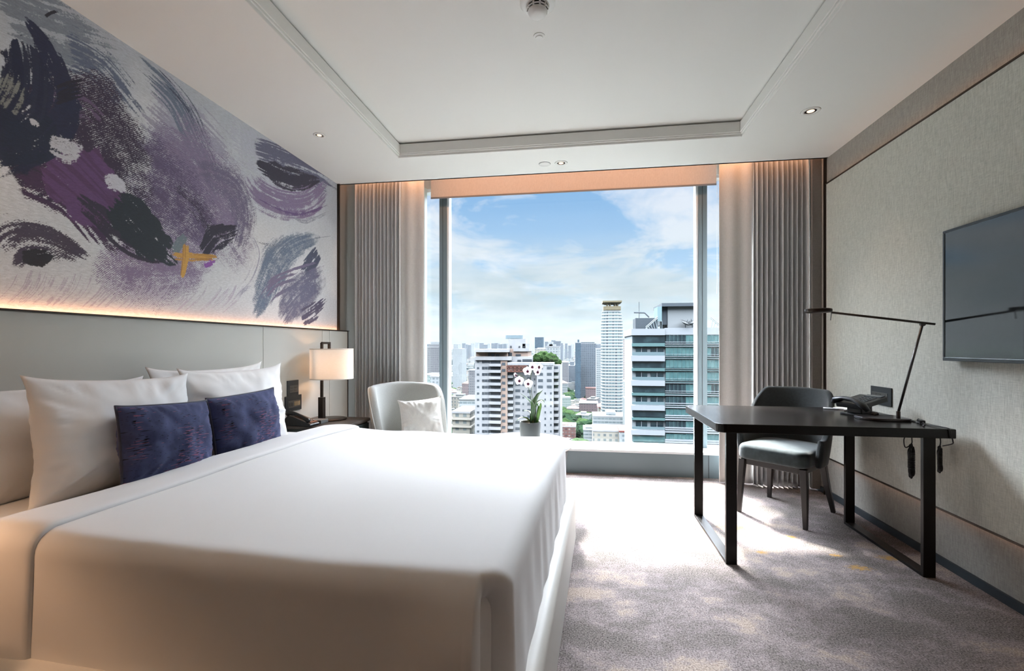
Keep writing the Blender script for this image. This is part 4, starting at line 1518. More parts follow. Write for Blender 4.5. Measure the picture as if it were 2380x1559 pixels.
shell(MB(), 0.235, 0.245, 0.0, zt_chair, zb_chair, R(98), 0.036, flare=0.10, front=0.08, puff=0.15).build('backrest', M_chair, CH, smooth=True, weld=True)
mb = MB()
loft(mb, lambda i: rrect(-0.235 + i, 0.245 - i, -0.228 + i, 0.228 - i, tuple(max(0.02, q_ - i) for q_ in (0.07, 0.16, 0.16, 0.07)), 8), [(0.02, 0.385), (0.004, 0.392), (0.0, 0.405), (0.0, 0.455)] + [(0.035 * (1 - math.cos(R(a))), 0.455 + 0.035 * math.sin(R(a))) for a in (20, 40, 60, 80, 90)] + [(0.08, 0.496), (0.14, 0.499)])
mb.build('seat', M_chairseat, CH, auto=60)
MB().prism(rrect(-0.20, 0.215, -0.2, 0.2, (0.04, 0.10, 0.10, 0.04), 6), 0.345, 0.388).build('seat_frame', M_chairleg, CH, bevel=0.004)
for sx_, sy_ in ((1, 1), (1, -1), (-1, 1), (-1, -1)):
    if sx_ > 0:
        pts = [(0.205, sy_ * 0.195, 0.38), (0.215, sy_ * 0.205, 0.2), (0.225, sy_ * 0.212, 0.0)]
    else:
        pts = [(-0.195, sy_ * 0.17, 0.38), (-0.225, sy_ * 0.19, 0.2), (-0.275, sy_ * 0.215, 0.0)]
    MB().tube(pts, 0.02, 4, radii=[0.030, 0.025, 0.018]).build('leg', M_chairleg, CH, bevel=0.003)

# desk lamp
LP = thing('desk_lamp', 'slim black metal desk lamp with a long horizontal arm and flat round head', 'lamp', (1.68, 2.90, ZD))
M_lampm = mat('gunmetal', srgb(88, 84, 84), 0.28, metal=0.85)
poly = []
for k in range(25):
    a = PI * k / 24
    poly.append((0.118 * math.cos(a) - 0.01, 0.118 * math.sin(a) * 1.0 - 0.03))
poly = rrect(-0.125, 0.11, -0.075, 0.10, (0.03, 0.07, 0.09, 0.03), 8)
MB().prism(poly, 0.0, 0.016).build('base', M_lampm, LP, bevel=0.003)
MB().tube([(0.050, -0.045, 0.014), (0.050, -0.045, 0.055)], 0.010, 12).build('socket_post', M_lampm, LP, smooth=True, bevel=0.001)
j = Vector((1.82, 2.81, 1.298)) - Vector((1.68, 2.90, ZD))
MB().tube([(0.050, -0.045, 0.05), tuple(j)], 0.0065, 10).build('lower_arm', M_lampm, LP, smooth=True)
e1 = Vector((1.866, 2.79, 1.297)) - Vector((1.68, 2.90, ZD))
e0 = Vector((1.395, 2.865, 1.370)) - Vector((1.68, 2.90, ZD))
MB().tube([tuple(e1), tuple(e0)], 0.0065, 10).build('upper_arm', M_bronze, LP, smooth=True)
MB().tube([(j.x, j.y - 0.009, j.z), (j.x, j.y + 0.009, j.z)], 0.011, 16).build('pivot', M_lampm, LP, smooth=True)
hd = e0 + (e0 - e1).normalized() * 0.065
MB().lathe([(0.0, -0.010), (0.060, -0.010), (0.067, -0.006), (0.069, 0.0), (0.067, 0.010), (0.060, 0.013), (0.0, 0.014)], 36, c=tuple(hd)).build('lamp_head', M_bronze, LP, auto=40)
MB().tube([tuple(e0 + Vector((0.0, 0, -0.005))), tuple(e0 + Vector((-0.004, 0, -0.045)))], 0.0025, 6).build('pull_pin', M_steel, LP)

# desk telephone
T = thing('telephone', 'black desk telephone with curved handset in front of the wall socket', 'telephone', (1.655, 3.085, ZD), R(25))
MB().prism(rrect(-0.075, 0.075, -0.07, 0.07, 0.02, 4), 0.0, 0.012).build('foot', M_black, T, bevel=0.003)
MB().box(-0.04, 0.05, -0.045, 0.045, 0.01, 0.06).build('pedestal', M_black, T, bevel=0.006)
Mt = Matrix.Translation((0.0, 0, 0.075)) @ Matrix.Rotation(R(-12), 4, 'Y')
MB().prism(rrect(-0.085, 0.125, -0.085, 0.085, 0.012, 4), -0.014, 0.014, Mt).build('body', M_black, T, bevel=0.004)
mb = MB()
for i in range(5):
    for jj in range(4):
        mb.box(-0.03 + i * 0.022, -0.014 + i * 0.022, -0.055 + jj * 0.022, -0.040 + jj * 0.022, 0.014, 0.017, Mt)
mb.build('keypad', mat('dark_keys', srgb(58, 62, 66), 0.5), T)
MB().box(0.085, 0.12, -0.07, 0.03, 0.014, 0.018, Mt).build('display', mat('phone_display', srgb(70, 78, 84), 0.2), T)
MB().tube([(-0.075, -0.11, 0.040), (-0.078, -0.08, 0.070), (-0.080, -0.03, 0.096), (-0.080, 0.03, 0.100), (-0.080, 0.08, 0.088), (-0.078, 0.10, 0.068)], 0.016, 12,
          radii=[0.014, 0.022, 0.016, 0.016, 0.022, 0.014], sx=0.8, sy=1.3).build('handset', mat('handset_grey', srgb(44, 50, 54), 0.4), T, smooth=True)
MB().tube([(-0.02 + 0.012 * math.cos(k * 1.2) , -0.09 - 0.0008 * k, 0.008 + 0.012 + 0.010 * math.sin(k * 1.2)) for k in range(40)], 0.003, 5).build('coiled_cord', M_black, T)
# notepad and pen
T = thing('notepad', 'white notepad on a leather pad at the far end of the desk', 'notepad', (1.735, 3.33, ZD), R(12))
MB().box(-0.09, 0.07, -0.06, 0.07, 0, 0.004).build('leather_pad', mat('pad_brown', srgb(70, 58, 50), 0.5), T)
MB().box(-0.07, 0.06, -0.05, 0.06, 0.004, 0.009).build('paper_block', mat('paper', srgb(238, 236, 232), 0.8), T)
T = thing('pen', 'silver and white pen lying beside the notepad', 'pen', (1.64, 3.31, ZD + 0.006), R(-30))
MB().tube([(-0.07, 0, 0), (0.05, 0, 0), (0.07, 0, 0)], 0.005, 10, radii=[0.005, 0.005, 0.0015]).build('barrel', mat('pen_white', srgb(226, 226, 230), 0.3), T, smooth=True)
MB().tube([(-0.068, 0, 0.006), (-0.03, 0, 0.0065)], 0.0015, 6).build('clip', M_steel, T)
# cables
T = thing('power_adapter', 'small black power adapter with lead on the near wall corner of the desk', 'adapter', (1.800, 2.79, ZD), R(70))
MB().box(-0.03, 0.03, -0.012, 0.012, 0, 0.020).build('brick', M_black, T, bevel=0.003)
MB().tube(spline([(-0.03, 0, 0.010), (-0.06, 0.0, 0.006), (-0.10, 0.015, 0.004), (-0.14, 0.02, 0.004)]), 0.003, 6).build('lead', M_cable, T, smooth=True)
MB().tube(spline([(0.03, 0, 0.010), (0.045, 0.0, 0.018), (0.06, -0.004, 0.012), (0.075, -0.008, 0.004)]), 0.003, 6).build('lead', M_cable, T, smooth=True)
T = thing('lamp_cord', 'black lamp cord trailing across the desk and over its wall corner', 'cord', (0, 0, 0))
MB().tube(spline([(1.72, 2.93, ZD + 0.004), (1.775, 2.95, ZD + 0.005), (1.80, 2.90, ZD + 0.004), (1.79, 2.82, ZD + 0.004), (1.785, 2.72, ZD + 0.004), (1.80, 2.64, ZD + 0.006), (1.81, 2.611, ZD + 0.001),
           (1.815, 2.606, ZD - 0.03), (1.822, 2.606, ZD - 0.055), (1.836, 2.63, ZD - 0.075), (1.842, 2.70, ZD - 0.100)]), 0.003, 8).build('cable', M_cable, T, smooth=True)


def coil(name, label, x, y, z1, z0, r, top):
    T = thing(name, label, 'cable', (x, y, z1))
    MB().tube(spline(top), 0.003, 7).build('lead', M_cable, T, smooth=True)
    mb = MB()
    h = z1 - z0
    for q_ in range(5):
        pts = []
        w_ = r * (0.28 + 0.12 * q_)
        for k in range(41):
            a = k / 40 * 2 * PI
            c_ = math.cos(a)
            hh = h * (1 - 0.05 * q_)
            z = -h / 2 - hh / 2 * c_
            pin = 0.45 + 0.55 * abs(c_) ** 1.5
            pts.append((w_ * math.sin(a) * pin + 0.002 * math.sin(q_ * 2 + k * 0.4), 0.004 * math.sin(q_ * 1.7) + 0.003 * math.cos(k * 0.3 + q_), z))
        mb.tube(pts, 0.0034, 6)
    mb.build('bundled_cable', M_cable, T, smooth=True)
    mb = MB()
    pts = [(r * 0.48 * math.cos(k * 0.55), r * 0.4 * math.sin(k * 0.55), -h * 0.22 - h * 0.5 * k / 130) for k in range(130)]
    mb.tube(pts, 0.0035, 6)
    mb.build('cable_wrap', M_cable, T, smooth=True)
    return T


coil('cable_bundle', 'coiled black cable bundle hanging under the desk beside its near leg', 1.785, 2.84, 0.645, 0.455, 0.03,
     [(0.0, 0.0, 0.07), (0.002, 0, 0.03), (0.0, 0, 0.0), (-0.03, 0, -0.02), (-0.035, 0, 0.03), (0.0, 0.0, 0.055), (0.04, 0.0, 0.055), (0.05, -0.02, 0.065)])
coil('cable_bundle', 'thin black cable bundle hanging between the desk leg and the wall', 1.842, 2.72, 0.66, 0.52, 0.018,
     [(0.0, 0.0, 0.05), (0.01, 0.01, 0.02), (0.0, 0, 0.0)])

# ------------------------------------------------------------------ lounge chair by the window
M_lounge = mat('pale_grey_felt', srgb(172, 174, 170), 0.9, spec=0.15, sheen=0.3, var=(420, srgb(150, 152, 149), 0.35, 0.65), bump=(500, 0.25, 0.0008))
AC = thing('armchair', 'pale grey tub armchair by the window with its back to the curtain', 'armchair', (-1.42, 3.70, 0), math.atan2(-0.76, 0.65))


def zt_arm(phi):
    e = abs(phi) / R(108)
    return 0.866 - 0.03 * e - 0.42 * smooth(0.55, 1.04, e) ** 1.4


shell(MB(), 0.245, 0.255, 0.0, zt_arm, lambda p: 0.16, R(108), 0.06, flare=0.10, front=0.05, puff=0.10).build('backrest', M_lounge, AC, smooth=True, weld=True)
pts = []
for i in range(-30, 31):
    phi = R(108) * i / 30
    k = 0.5 * 0.06
    z = zt_arm(phi) - 0.014
    fl = 0.10 * (z - 0.35)
    e = abs(phi) / R(108)
    pts.append((-(0.245 + k + fl) * math.cos(phi) + (0.05 * (e - 0.55) / 0.45 if e > 0.55 else 0), (0.255 + k + fl) * math.sin(phi), z))
MB().tube(pts, 0.0045, 8).build('piping', mat('felt_piping', srgb(196, 197, 193), 0.9), AC, smooth=True)
mb = MB()
loft(mb, lambda i: rrect(-0.20 + i, 0.30 - i, -0.215 + i, 0.215 - i, tuple(max(0.02, q_ - i) for q_ in (0.07, 0.16, 0.16, 0.07)), 8), [(0.03, 0.20)] + arc_levels(0.22, 0.44, 0.05)[1:])
mb.build('seat', M_lounge, AC, auto=50)
for sx_ in (-0.16, 0.22):
    for sy_ in (-0.17, 0.17):
        MB().tube([(sx_, sy_, 0.22), (sx_ * 1.15, sy_ * 1.15, 0.0)], 0.014, 10, radii=[0.017, 0.010]).build('leg', M_chairleg, AC, smooth=True)
M_cush = mat('cream_bouclé'.replace('é', 'e'), srgb(226, 226, 223), 0.9, spec=0.15, sheen=0.3, bump=(350, 0.4, 0.001), var=(300, srgb(210, 210, 207), 0.35, 0.65))
place_pillow('cushion', 'small white square cushion in the grey armchair', 'cushion', None,
             (-1.255, 3.575, 0.445), R(20), R(-14), (0.33, 0.31, 0.13), M_cush, 51, rim=(M_cush, 0.003), pinch=0.05, ears=0.012, roll=R(-5))

# ------------------------------------------------------------------ round side table, orchid
M_tabletop = mat('white_lacquer', srgb(232, 234, 234), 0.25)
M_drum = mat('grey_drum', srgb(66, 68, 70), 0.5)
ST = thing('side_table', 'round white-topped side table with tapered dark body between bed and window', 'table', (-0.435, 3.36, 0))
MB().lathe([(0.0, 0.455), (0.355, 0.455), (0.372, 0.462), (0.378, 0.472), (0.374, 0.480), (0.36, 0.483), (0.0, 0.483)], 64).build('table_top', M_tabletop, ST, auto=40)
MB().lathe([(0.0, 0.0), (0.24, 0.0), (0.255, 0.02), (0.335, 0.40), (0.345, 0.455), (0.0, 0.455)], 64).build('drum', M_drum, ST, auto=40)
ZO = 0.483
OR = thing('orchid', 'white orchid with purple-hearted blooms and strap leaves in a grey pot', 'plant', (-0.365, 3.31, ZO))
M_pot = mat('grey_ceramic', srgb(98, 104, 105), 0.6)
MB().lathe([(0.0, 0.0), (0.066, 0.0), (0.070, 0.004), (0.076, 0.155), (0.074, 0.158), (0.070, 0.156), (0.067, 0.135), (0.0, 0.132)], 48).build('pot', M_pot, OR, auto=40)
MB().lathe([(0.0, 0.142), (0.03, 0.143), (0.068, 0.137)], 24).build('bark', mat('bark_mulch', srgb(84, 66, 46), 0.95, bump=(120, 1.0, 0.01)), OR, smooth=True)
M_leaf = mat('orchid_leaf', srgb(30, 66, 34), 0.4, var=(18, srgb(56, 92, 40), 0.35, 0.7))
M_leaf2 = mat('orchid_shoot', srgb(86, 128, 44), 0.5, var=(18, srgb(56, 104, 36), 0.35, 0.7))
M_stem = mat('orchid_stem', srgb(96, 108, 70), 0.6)
M_petal = bpy.data.materials.new('orchid_petal')
M_petal.use_nodes = True
t = NT(M_petal.node_tree)
M_petal.node_tree.nodes.clear()
mx = t.n('ShaderNodeMixShader', ins={0: 0.5, 1: t.n('ShaderNodeBsdfDiffuse', ins={0: srgb(246, 240, 244)}).outputs[0],
                                     2: t.n('ShaderNodeBsdfTranslucent', ins={0: srgb(246, 238, 244)}).outputs[0]})
t.n('ShaderNodeOutputMaterial', ins={0: mx.outputs[0]})
M_lip = mat('orchid_lip', srgb(96, 24, 62), 0.5)


def leaf(pts, w_, m_, nm='leaf'):
    pts = [Vector(p) for p in pts]
    N = len(pts)
    # resample smooth
    Q = []
    for i in range(N - 1):
        p0, p1, p2, p3 = pts[max(i - 1, 0)], pts[i], pts[i + 1], pts[min(i + 2, N - 1)]
        for k in range(6):
            s = k / 6
            Q.append(0.5 * ((2 * p1) + (-p0 + p2) * s + (2 * p0 - 5 * p1 + 4 * p2 - p3) * s * s + (-p0 + 3 * p1 - 3 * p2 + p3) * s ** 3))
    Q.append(pts[-1])
    vs = []
    M = len(Q)
    for i, p in enumerate(Q):
        t_ = (Q[min(i + 1, M - 1)] - Q[max(i - 1, 0)]).normalized()
        sd_ = t_.cross(Vector((0.1, 0.2, 1))).normalized()
        up = sd_.cross(t_)
        f = i / (M - 1)
        wv = w_ * math.sin(PI * min(1, f * 0.93 + 0.12)) ** 0.7
        for k in (-1, -0.5, 0, 0.5, 1):
            vs.append(p + sd_ * wv * k + up * (abs(k) * wv * 0.35))
    fs = [(i * 5 + k, (i + 1) * 5 + k, (i + 1) * 5 + k + 1, i * 5 + k + 1) for i in range(M - 1) for k in range(4)]
    return MB().add(vs, fs).build(nm, m_, OR, smooth=True, solid=0.002)


def oz(px, py, dd=0.0):
    """position on the orchid seen at a photo point, at depth Y=3.31+dd, local"""
    return tuple(at(px, py, 3.31 + dd) - Vector((-0.365, 3.31, ZO)))


base_ = oz(1238, 985)
for pts, w_ in (([oz(1237, 986), oz(1236, 950, 0.01), oz(1228, 930, 0.02), oz(1209, 914, 0.04)], 0.013),
                ([oz(1240, 986), oz(1240, 945, -0.02), oz(1247, 925, -0.04), oz(1262, 906, -0.07)], 0.015),
                ([oz(1241, 984), oz(1242, 955, 0.02), oz(1254, 935, 0.05), oz(1268, 930, 0.08)], 0.013),
                ([oz(1234, 984), oz(1222, 972, -0.03), oz(1210, 972, -0.06), oz(1200, 979, -0.08)], 0.012),
                ([oz(1233, 984), oz(1234, 962, 0.03), oz(1226, 955, 0.06), oz(1216, 955, 0.09)], 0.009),
                ([oz(1238, 986), oz(1239, 950, -0.04), oz(1250, 918, -0.05), oz(1256, 912, -0.05)], 0.012),
                ([oz(1240, 970), oz(1244, 942, 0.0), oz(1258, 930, 0.0), oz(1266, 936, 0.0)], 0.010),
                ([oz(1236, 986), oz(1240, 960, -0.03), oz(1241, 942, -0.05), oz(1232, 925, -0.06)], 0.010)):
    leaf(pts, w_ * 1.35, M_leaf)
for pts, w_ in (([oz(1246, 986), oz(1250, 965), oz(1250, 945), oz(1243, 934)], 0.012), ([oz(1248, 985), oz(1252, 962, -0.02), oz(1256, 945, -0.03), oz(1257, 935, -0.04)], 0.012)):
    leaf(pts, w_, M_leaf2, 'shoot')
MB().tube([oz(1239, 988), oz(1238, 960), oz(1239, 940)], 0.01, 10, radii=[0.010, 0.012, 0.007]).build('pseudobulb', mat('orchid_bulb', srgb(112, 116, 66), 0.6), OR, smooth=True)
MB().tube([oz(1237, 950), oz(1232, 915), oz(1226, 895), oz(1222, 880), oz(1210, 872), oz(1198, 870)], 0.002, 6).build('stem', M_stem, OR, smooth=True)
MB().tube([oz(1240, 950), oz(1236, 915), oz(1233, 880), oz(1236, 860), oz(1246, 852), oz(1256, 850)], 0.002, 6).build('stem', M_stem, OR, smooth=True)


def flower(px, py, r, tilt, dd=-0.02):
    c = Vector(oz(px, py, dd))
    F = Matrix.Translation(c) @ Matrix.Rotation(R(tilt), 4, 'Z') @ Matrix.Rotation(R(-8), 4, 'X')
    mb = MB()
    for k, (ang, wf, lf) in enumerate(((90, 0.42, 1.0), (162, 0.62, 1.0), (18, 0.62, 1.0), (235, 0.42, 0.95), (305, 0.42, 0.95))):
        a = R(ang)
        vs = []
        n = 8
        for i in range(n + 1):
            f = i / n
            wv = r * wf * math.sin(PI * min(1.0, f * 0.86 + 0.10)) ** 0.8
            for kk in (-1, 0, 1):
                x = math.cos(a) * f * r * lf - math.sin(a) * wv * kk
                z = math.sin(a) * f * r * lf + math.cos(a) * wv * kk
                y = -0.15 * r + 0.35 * r * f * f - (0.04 * r if kk == 0 else 0) - 0.002 * (k % 2)
                vs.append((x, y, z))
        fs = [(i * 3 + j, (i + 1) * 3 + j, (i + 1) * 3 + j + 1, i * 3 + j + 1) for i in range(n) for j in range(2)]
        mb.add(vs, fs, F)
    fl = mb.build('bloom', M_petal, OR, smooth=True)
    MB().lathe([(0, -0.012), (0.006, -0.010), (0.010, -0.002), (0.006, 0.004), (0, 0.005)], 12, M=F @ Matrix.Translation((0, -0.25 * r, -0.12 * r)) @ Matrix.Rotation(R(80), 4, 'X')).build('lip', M_lip, fl, smooth=True)


for i, (px, py, r, tl) in enumerate(((1207, 884, 0.034, 10), (1228, 891, 0.034, -5), (1226, 862, 0.034, 15), (1238, 852, 0.032, -15), (1249, 864, 0.028, 30), (1254, 853, 0.028, -35), (1198, 871, 0.018, 60))):
    flower(px, py, r, tl, -0.02 + 0.012 * (i % 3))
# ------------------------------------------------------------------ the city below
GZ = -100.0
KC = 0.14        # darkens all city colours to offset the boosted upper sky


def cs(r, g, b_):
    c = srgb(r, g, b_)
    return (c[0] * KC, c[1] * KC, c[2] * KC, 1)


m = bpy.data.materials.new('city_ground')
m.use_nodes = True
t = NT(m.node_tree)
b = m.node_tree.nodes['Principled BSDF']
tcn = t.n('ShaderNodeTexCoord').outputs['Object']
v1 = t.n('ShaderNodeTexVoronoi', ins={'Vector': tcn, 'Scale': 0.03})
n1 = t.noise(tcn, 0.008, 5, 0.6)
roofs = t.mix(t.math('GREATER_THAN', v1.outputs['Color'], 0.5), cs(128, 136, 134), cs(96, 100, 98))
colr = t.mix(t.ramp(n1, [(0.45, 0.0), (0.58, 1.0)]), roofs, cs(58, 84, 62))
t.set(b, 'Base Color', colr)
b.inputs['Roughness'].default_value = 0.9
b.inputs['Specular IOR Level'].default_value = 0.0
o = MB().add([(-9000, 60, GZ), (9000, 60, GZ), (9000, 16000, GZ), (-9000, 16000, GZ)], [(0, 1, 2, 3)]).build('city_ground', m)
struct(o)


def facade(name, wall, win, sx=3.2, sz=3.2, fw=0.55, fh=0.5, alt=None, rough=0.7, band=False):
    if name in MATS:
        return MATS[name]
    m = bpy.data.materials.new(name)
    m.use_nodes = True
    t = NT(m.node_tree)
    b = m.node_tree.nodes['Principled BSDF']
    tcn = t.n('ShaderNodeTexCoord').outputs['Object']
    s = t.n('ShaderNodeSeparateXYZ', ins={0: tcn})
    nrm = t.n('ShaderNodeSeparateXYZ', ins={0: t.n('ShaderNodeTexCoord').outputs['Normal']})
    side = t.math('GREATER_THAN', t.math('ABSOLUTE', nrm.outputs[0]), 0.7)
    top = t.math('GREATER_THAN', t.math('ABSOLUTE', nrm.outputs[2]), 0.7)
    h = t.math('ADD', t.math('MULTIPLY', s.outputs[0], t.math('SUBTRACT', 1.0, side)), t.math('MULTIPLY', s.outputs[1], side))
    fx = t.math('FRACT', t.math('ADD', t.math('DIVIDE', h, sx), 100.0))
    fz_ = t.math('FRACT', t.math('ADD', t.math('DIVIDE', s.outputs[2], sz), 100.0))
    mx_ = t.math('LESS_THAN', t.math('ABSOLUTE', t.math('SUBTRACT', fx, 0.5)), fw / 2)
    mz = t.math('LESS_THAN', t.math('ABSOLUTE', t.math('SUBTRACT', fz_, 0.5)), fh / 2)
    k = mz if band else t.math('MULTIPLY', mx_, mz)
    k = t.math('MULTIPLY', k, t.math('SUBTRACT', 1.0, top))
    # each window a slightly different tone
    cx = t.math('FLOOR', t.math('ADD', t.math('DIVIDE', h, sx), 100.0))
    cz = t.math('FLOOR', t.math('ADD', t.math('DIVIDE', s.outputs[2], sz), 100.0))
    wn_ = t.n('ShaderNodeTexWhiteNoise', noise_dimensions='2D', ins={'Vector': t.n('ShaderNodeCombineXYZ', ins={0: cx, 1: cz}).outputs[0]})
    wcol = t.mix(wn_.outputs[0], win, alt if alt else win)
    dirt = t.noise(tcn, 0.15, 4, 0.6)
    wcl = t.mix(t.ramp(dirt, [(0.35, 0.0), (0.7, 0.35)]), wall, tuple(c * 0.8 for c in wall[:3]) + (1,))
    t.set(b, 'Base Color', t.mix(k, wcl, wcol))
    b.inputs['Roughness'].default_value = rough
    b.inputs['Specular IOR Level'].default_value = 0.2
    MATS[name] = m
    return m


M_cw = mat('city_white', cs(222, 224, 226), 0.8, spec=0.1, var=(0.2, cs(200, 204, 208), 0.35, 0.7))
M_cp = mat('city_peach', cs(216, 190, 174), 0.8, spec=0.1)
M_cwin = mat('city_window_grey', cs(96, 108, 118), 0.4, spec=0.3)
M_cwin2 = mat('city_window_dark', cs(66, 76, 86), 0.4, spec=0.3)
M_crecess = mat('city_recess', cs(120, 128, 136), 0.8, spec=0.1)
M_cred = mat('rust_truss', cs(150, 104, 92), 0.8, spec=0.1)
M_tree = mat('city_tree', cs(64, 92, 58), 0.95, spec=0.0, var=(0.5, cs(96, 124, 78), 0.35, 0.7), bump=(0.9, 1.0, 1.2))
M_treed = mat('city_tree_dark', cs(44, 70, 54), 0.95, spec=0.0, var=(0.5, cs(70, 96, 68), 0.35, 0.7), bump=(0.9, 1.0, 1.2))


def blob(name, m_, parent, c, r, seed, sq=0.8, n=16):
    mb = MB()
    vs = []
    for i in range(n):
        for j in range(n // 2 + 1):
            a = 2 * PI * i / n
            e = PI * j / (n // 2)
            d = Vector((math.sin(e) * math.cos(a), math.sin(e) * math.sin(a), math.cos(e)))
            k = 1 + 0.35 * mnoise.noise(d * 1.6 + Vector((seed, 0, 0))) + 0.22 * mnoise.noise(d * 4.5 + Vector((seed, 5, 0)))
            vs.append((c[0] + d.x * r * k, c[1] + d.y * r * k, c[2] + d.z * r * k * sq))
    J = n // 2 + 1
    fs = [(i * J + j, i * J + j + 1, ((i + 1) % n) * J + j + 1, ((i + 1) % n) * J + j) for i in range(n) for j in range(J - 1)]
    return mb.add(vs, fs).build(name, m_, parent, smooth=False)


# ---- white condominium, left of centre
YA = 212.0
CO = thing('apartment_tower', 'white balconied apartment block with rooftop penthouse, rust truss and roof garden', 'building', (0, YA, 0))


def L2(px, py, dd=0.0):
    p = at(px, py, YA + dd)
    return p.x, p.z


def face_box(mb, px0, px1, py0, py1, d0, d1, zbase=None):
    """box whose front face (at depth d0) fills the photo rectangle"""
    x0, z1 = L2(px0, py0, d0)
    x1, z0 = L2(px1, py1, d0)
    # width at this depth from a common vertical
    mb.box(x0, x1, d0, d1, z0 if zbase is None else zbase, z1)
    return mb


def C4(x, y):
    return 960 + x * 0.2951, 660 + y * 0.2951


def fb4(mb, x0, x1, y0, y1, d0, d1, zbase=None):
    a = C4(x0, y0)
    b_ = C4(x1, y1)
    return face_box(mb, a[0], b_[0], a[1], b_[1], d0, d1, zbase)


fb4(MB(), 487, 745, 572, 1200, 0.0, 26, GZ).build('left_wing', M_cw, CO)
fb4(MB(), 745, 975, 640, 1200, 1.5, 26, GZ).build('middle_wing', M_cw, CO)
fb4(MB(), 975, 1106, 622, 1200, -3.0, 26, GZ).build('right_wing', M_cw, CO)
fb4(MB(), 1106, 1158, 636, 1200, 0.5, 26, GZ).build('corner_wing', M_cw, CO)
mb = MB()
fb4(mb, 478, 745, 512, 536, -2.5, 22)
fb4(mb, 487, 770, 570, 600, -1.2, 20)
fb4(mb, 745, 940, 570, 622, 3.0, 22)
fb4(mb, 745, 1106, 618, 640, -3.2, 24)
mb.build('roof_slab', M_cw, CO)
mb = MB()
fb4(mb, 495, 740, 536, 572, 1.0, 20)
fb4(mb, 760, 905, 510, 572, 5.0, 20)
mb.build('penthouse', M_cp, CO)
mb = MB()
fb4(mb, 752, 885, 432, 510, 6.0, 20)
fb4(mb, 790, 912, 505, 530, 4.0, 20)
fb4(mb, 862, 915, 470, 505, 6.0, 18)
mb.build('lift_tower', M_cw, CO)
MB().lathe([(0, 0), (4.2, 0), (4.2, 1.8), (0, 2.4)], 20, c=(L2(*C4(792, 425), 8)[0], 10, L2(*C4(792, 430), 8)[1])).build('water_tank', mat('tank_blue', cs(128, 156, 168), 0.6), CO, auto=40)
mb = MB()
for (x0, x1, y0, y1, d) in ((615, 640, 545, 568, 0.9), (650, 680, 552, 568, 0.9), (590, 606, 540, 568, 0.9), (808, 848, 552, 566, 4.9), (822, 850, 596, 618, 2.9), (862, 935, 592, 620, 2.9), (765, 775, 486, 500, 5.9), (832, 842, 488, 500, 5.9), (868, 880, 488, 500, 5.9), (752, 778, 540, 566, 4.9)):
    fb4(mb, x0, x1, y0, y1, d - 0.3, d + 0.3)
mb.build('roof_windows', M_cwin2, CO)
# peach strip between the balcony columns
mb = MB()
fb4(mb, 690, 742, 602, 1200, -0.6, 1.0, GZ)
mb.build('peach_strip', M_cp, CO)
# rust truss
mb = MB()
x0, z1 = L2(*C4(748, 643), -0.5)
x1, z0 = L2(*C4(905, 687), -0.5)
for zz in (z0, z1):
    mb.box(x0, x1, -3.6, -3.2, zz - 0.25, zz + 0.25)
nb = 5
for k in range(nb):
    xa = x0 + (x1 - x0) * k / nb
    xb = x0 + (x1 - x0) * (k + 1) / nb
    mb.tube([(xa, -3.4, z0), (xb, -3.4, z1)], 0.22, 4)
    mb.tube([(xa, -3.4, z1), (xb, -3.4, z0)], 0.22, 4)
    mb.box(xa - 0.2, xa + 0.2, -3.6, -3.2, z0, z1)
mb.build('rust_truss', M_cred, CO)
# window and balcony columns, floor by floor
colsA = [  # x centre, width, kind, first row y, depth of the wall they sit on
    (512, 18, 'small', 612, 0.0), (575, 64, 'pair', 612, 0.0), (650, 80, 'balcony', 612, 0.0), (713, 28, 'square', 630, -0.6),
    (768, 40, 'bay', 655, 1.5), (825, 38, 'win', 740, 1.5), (868, 14, 'small', 745, 1.5), (915, 30, 'win', 745, 1.5), (957, 12, 'small', 700, 1.5),
    (1004, 38, 'top', 660, -3.0), (1073, 38, 'top', 660, -3.0), (1041, 12, 'low', 860, -3.0), (1086, 12, 'low', 860, -3.0), (1125, 34, 'bay', 660, 0.5)]
count = 0
proto = {}
stuffw = MB()


def rect_at(x, w_, y, h_, d):
    a = C4(x - w_ / 2, y - h_ / 2)
    b_ = C4(x + w_ / 2, y + h_ / 2)
    xa, za = L2(a[0], a[1], d)
    xb, zb = L2(b_[0], b_[1], d)
    return xa, xb, zb, za


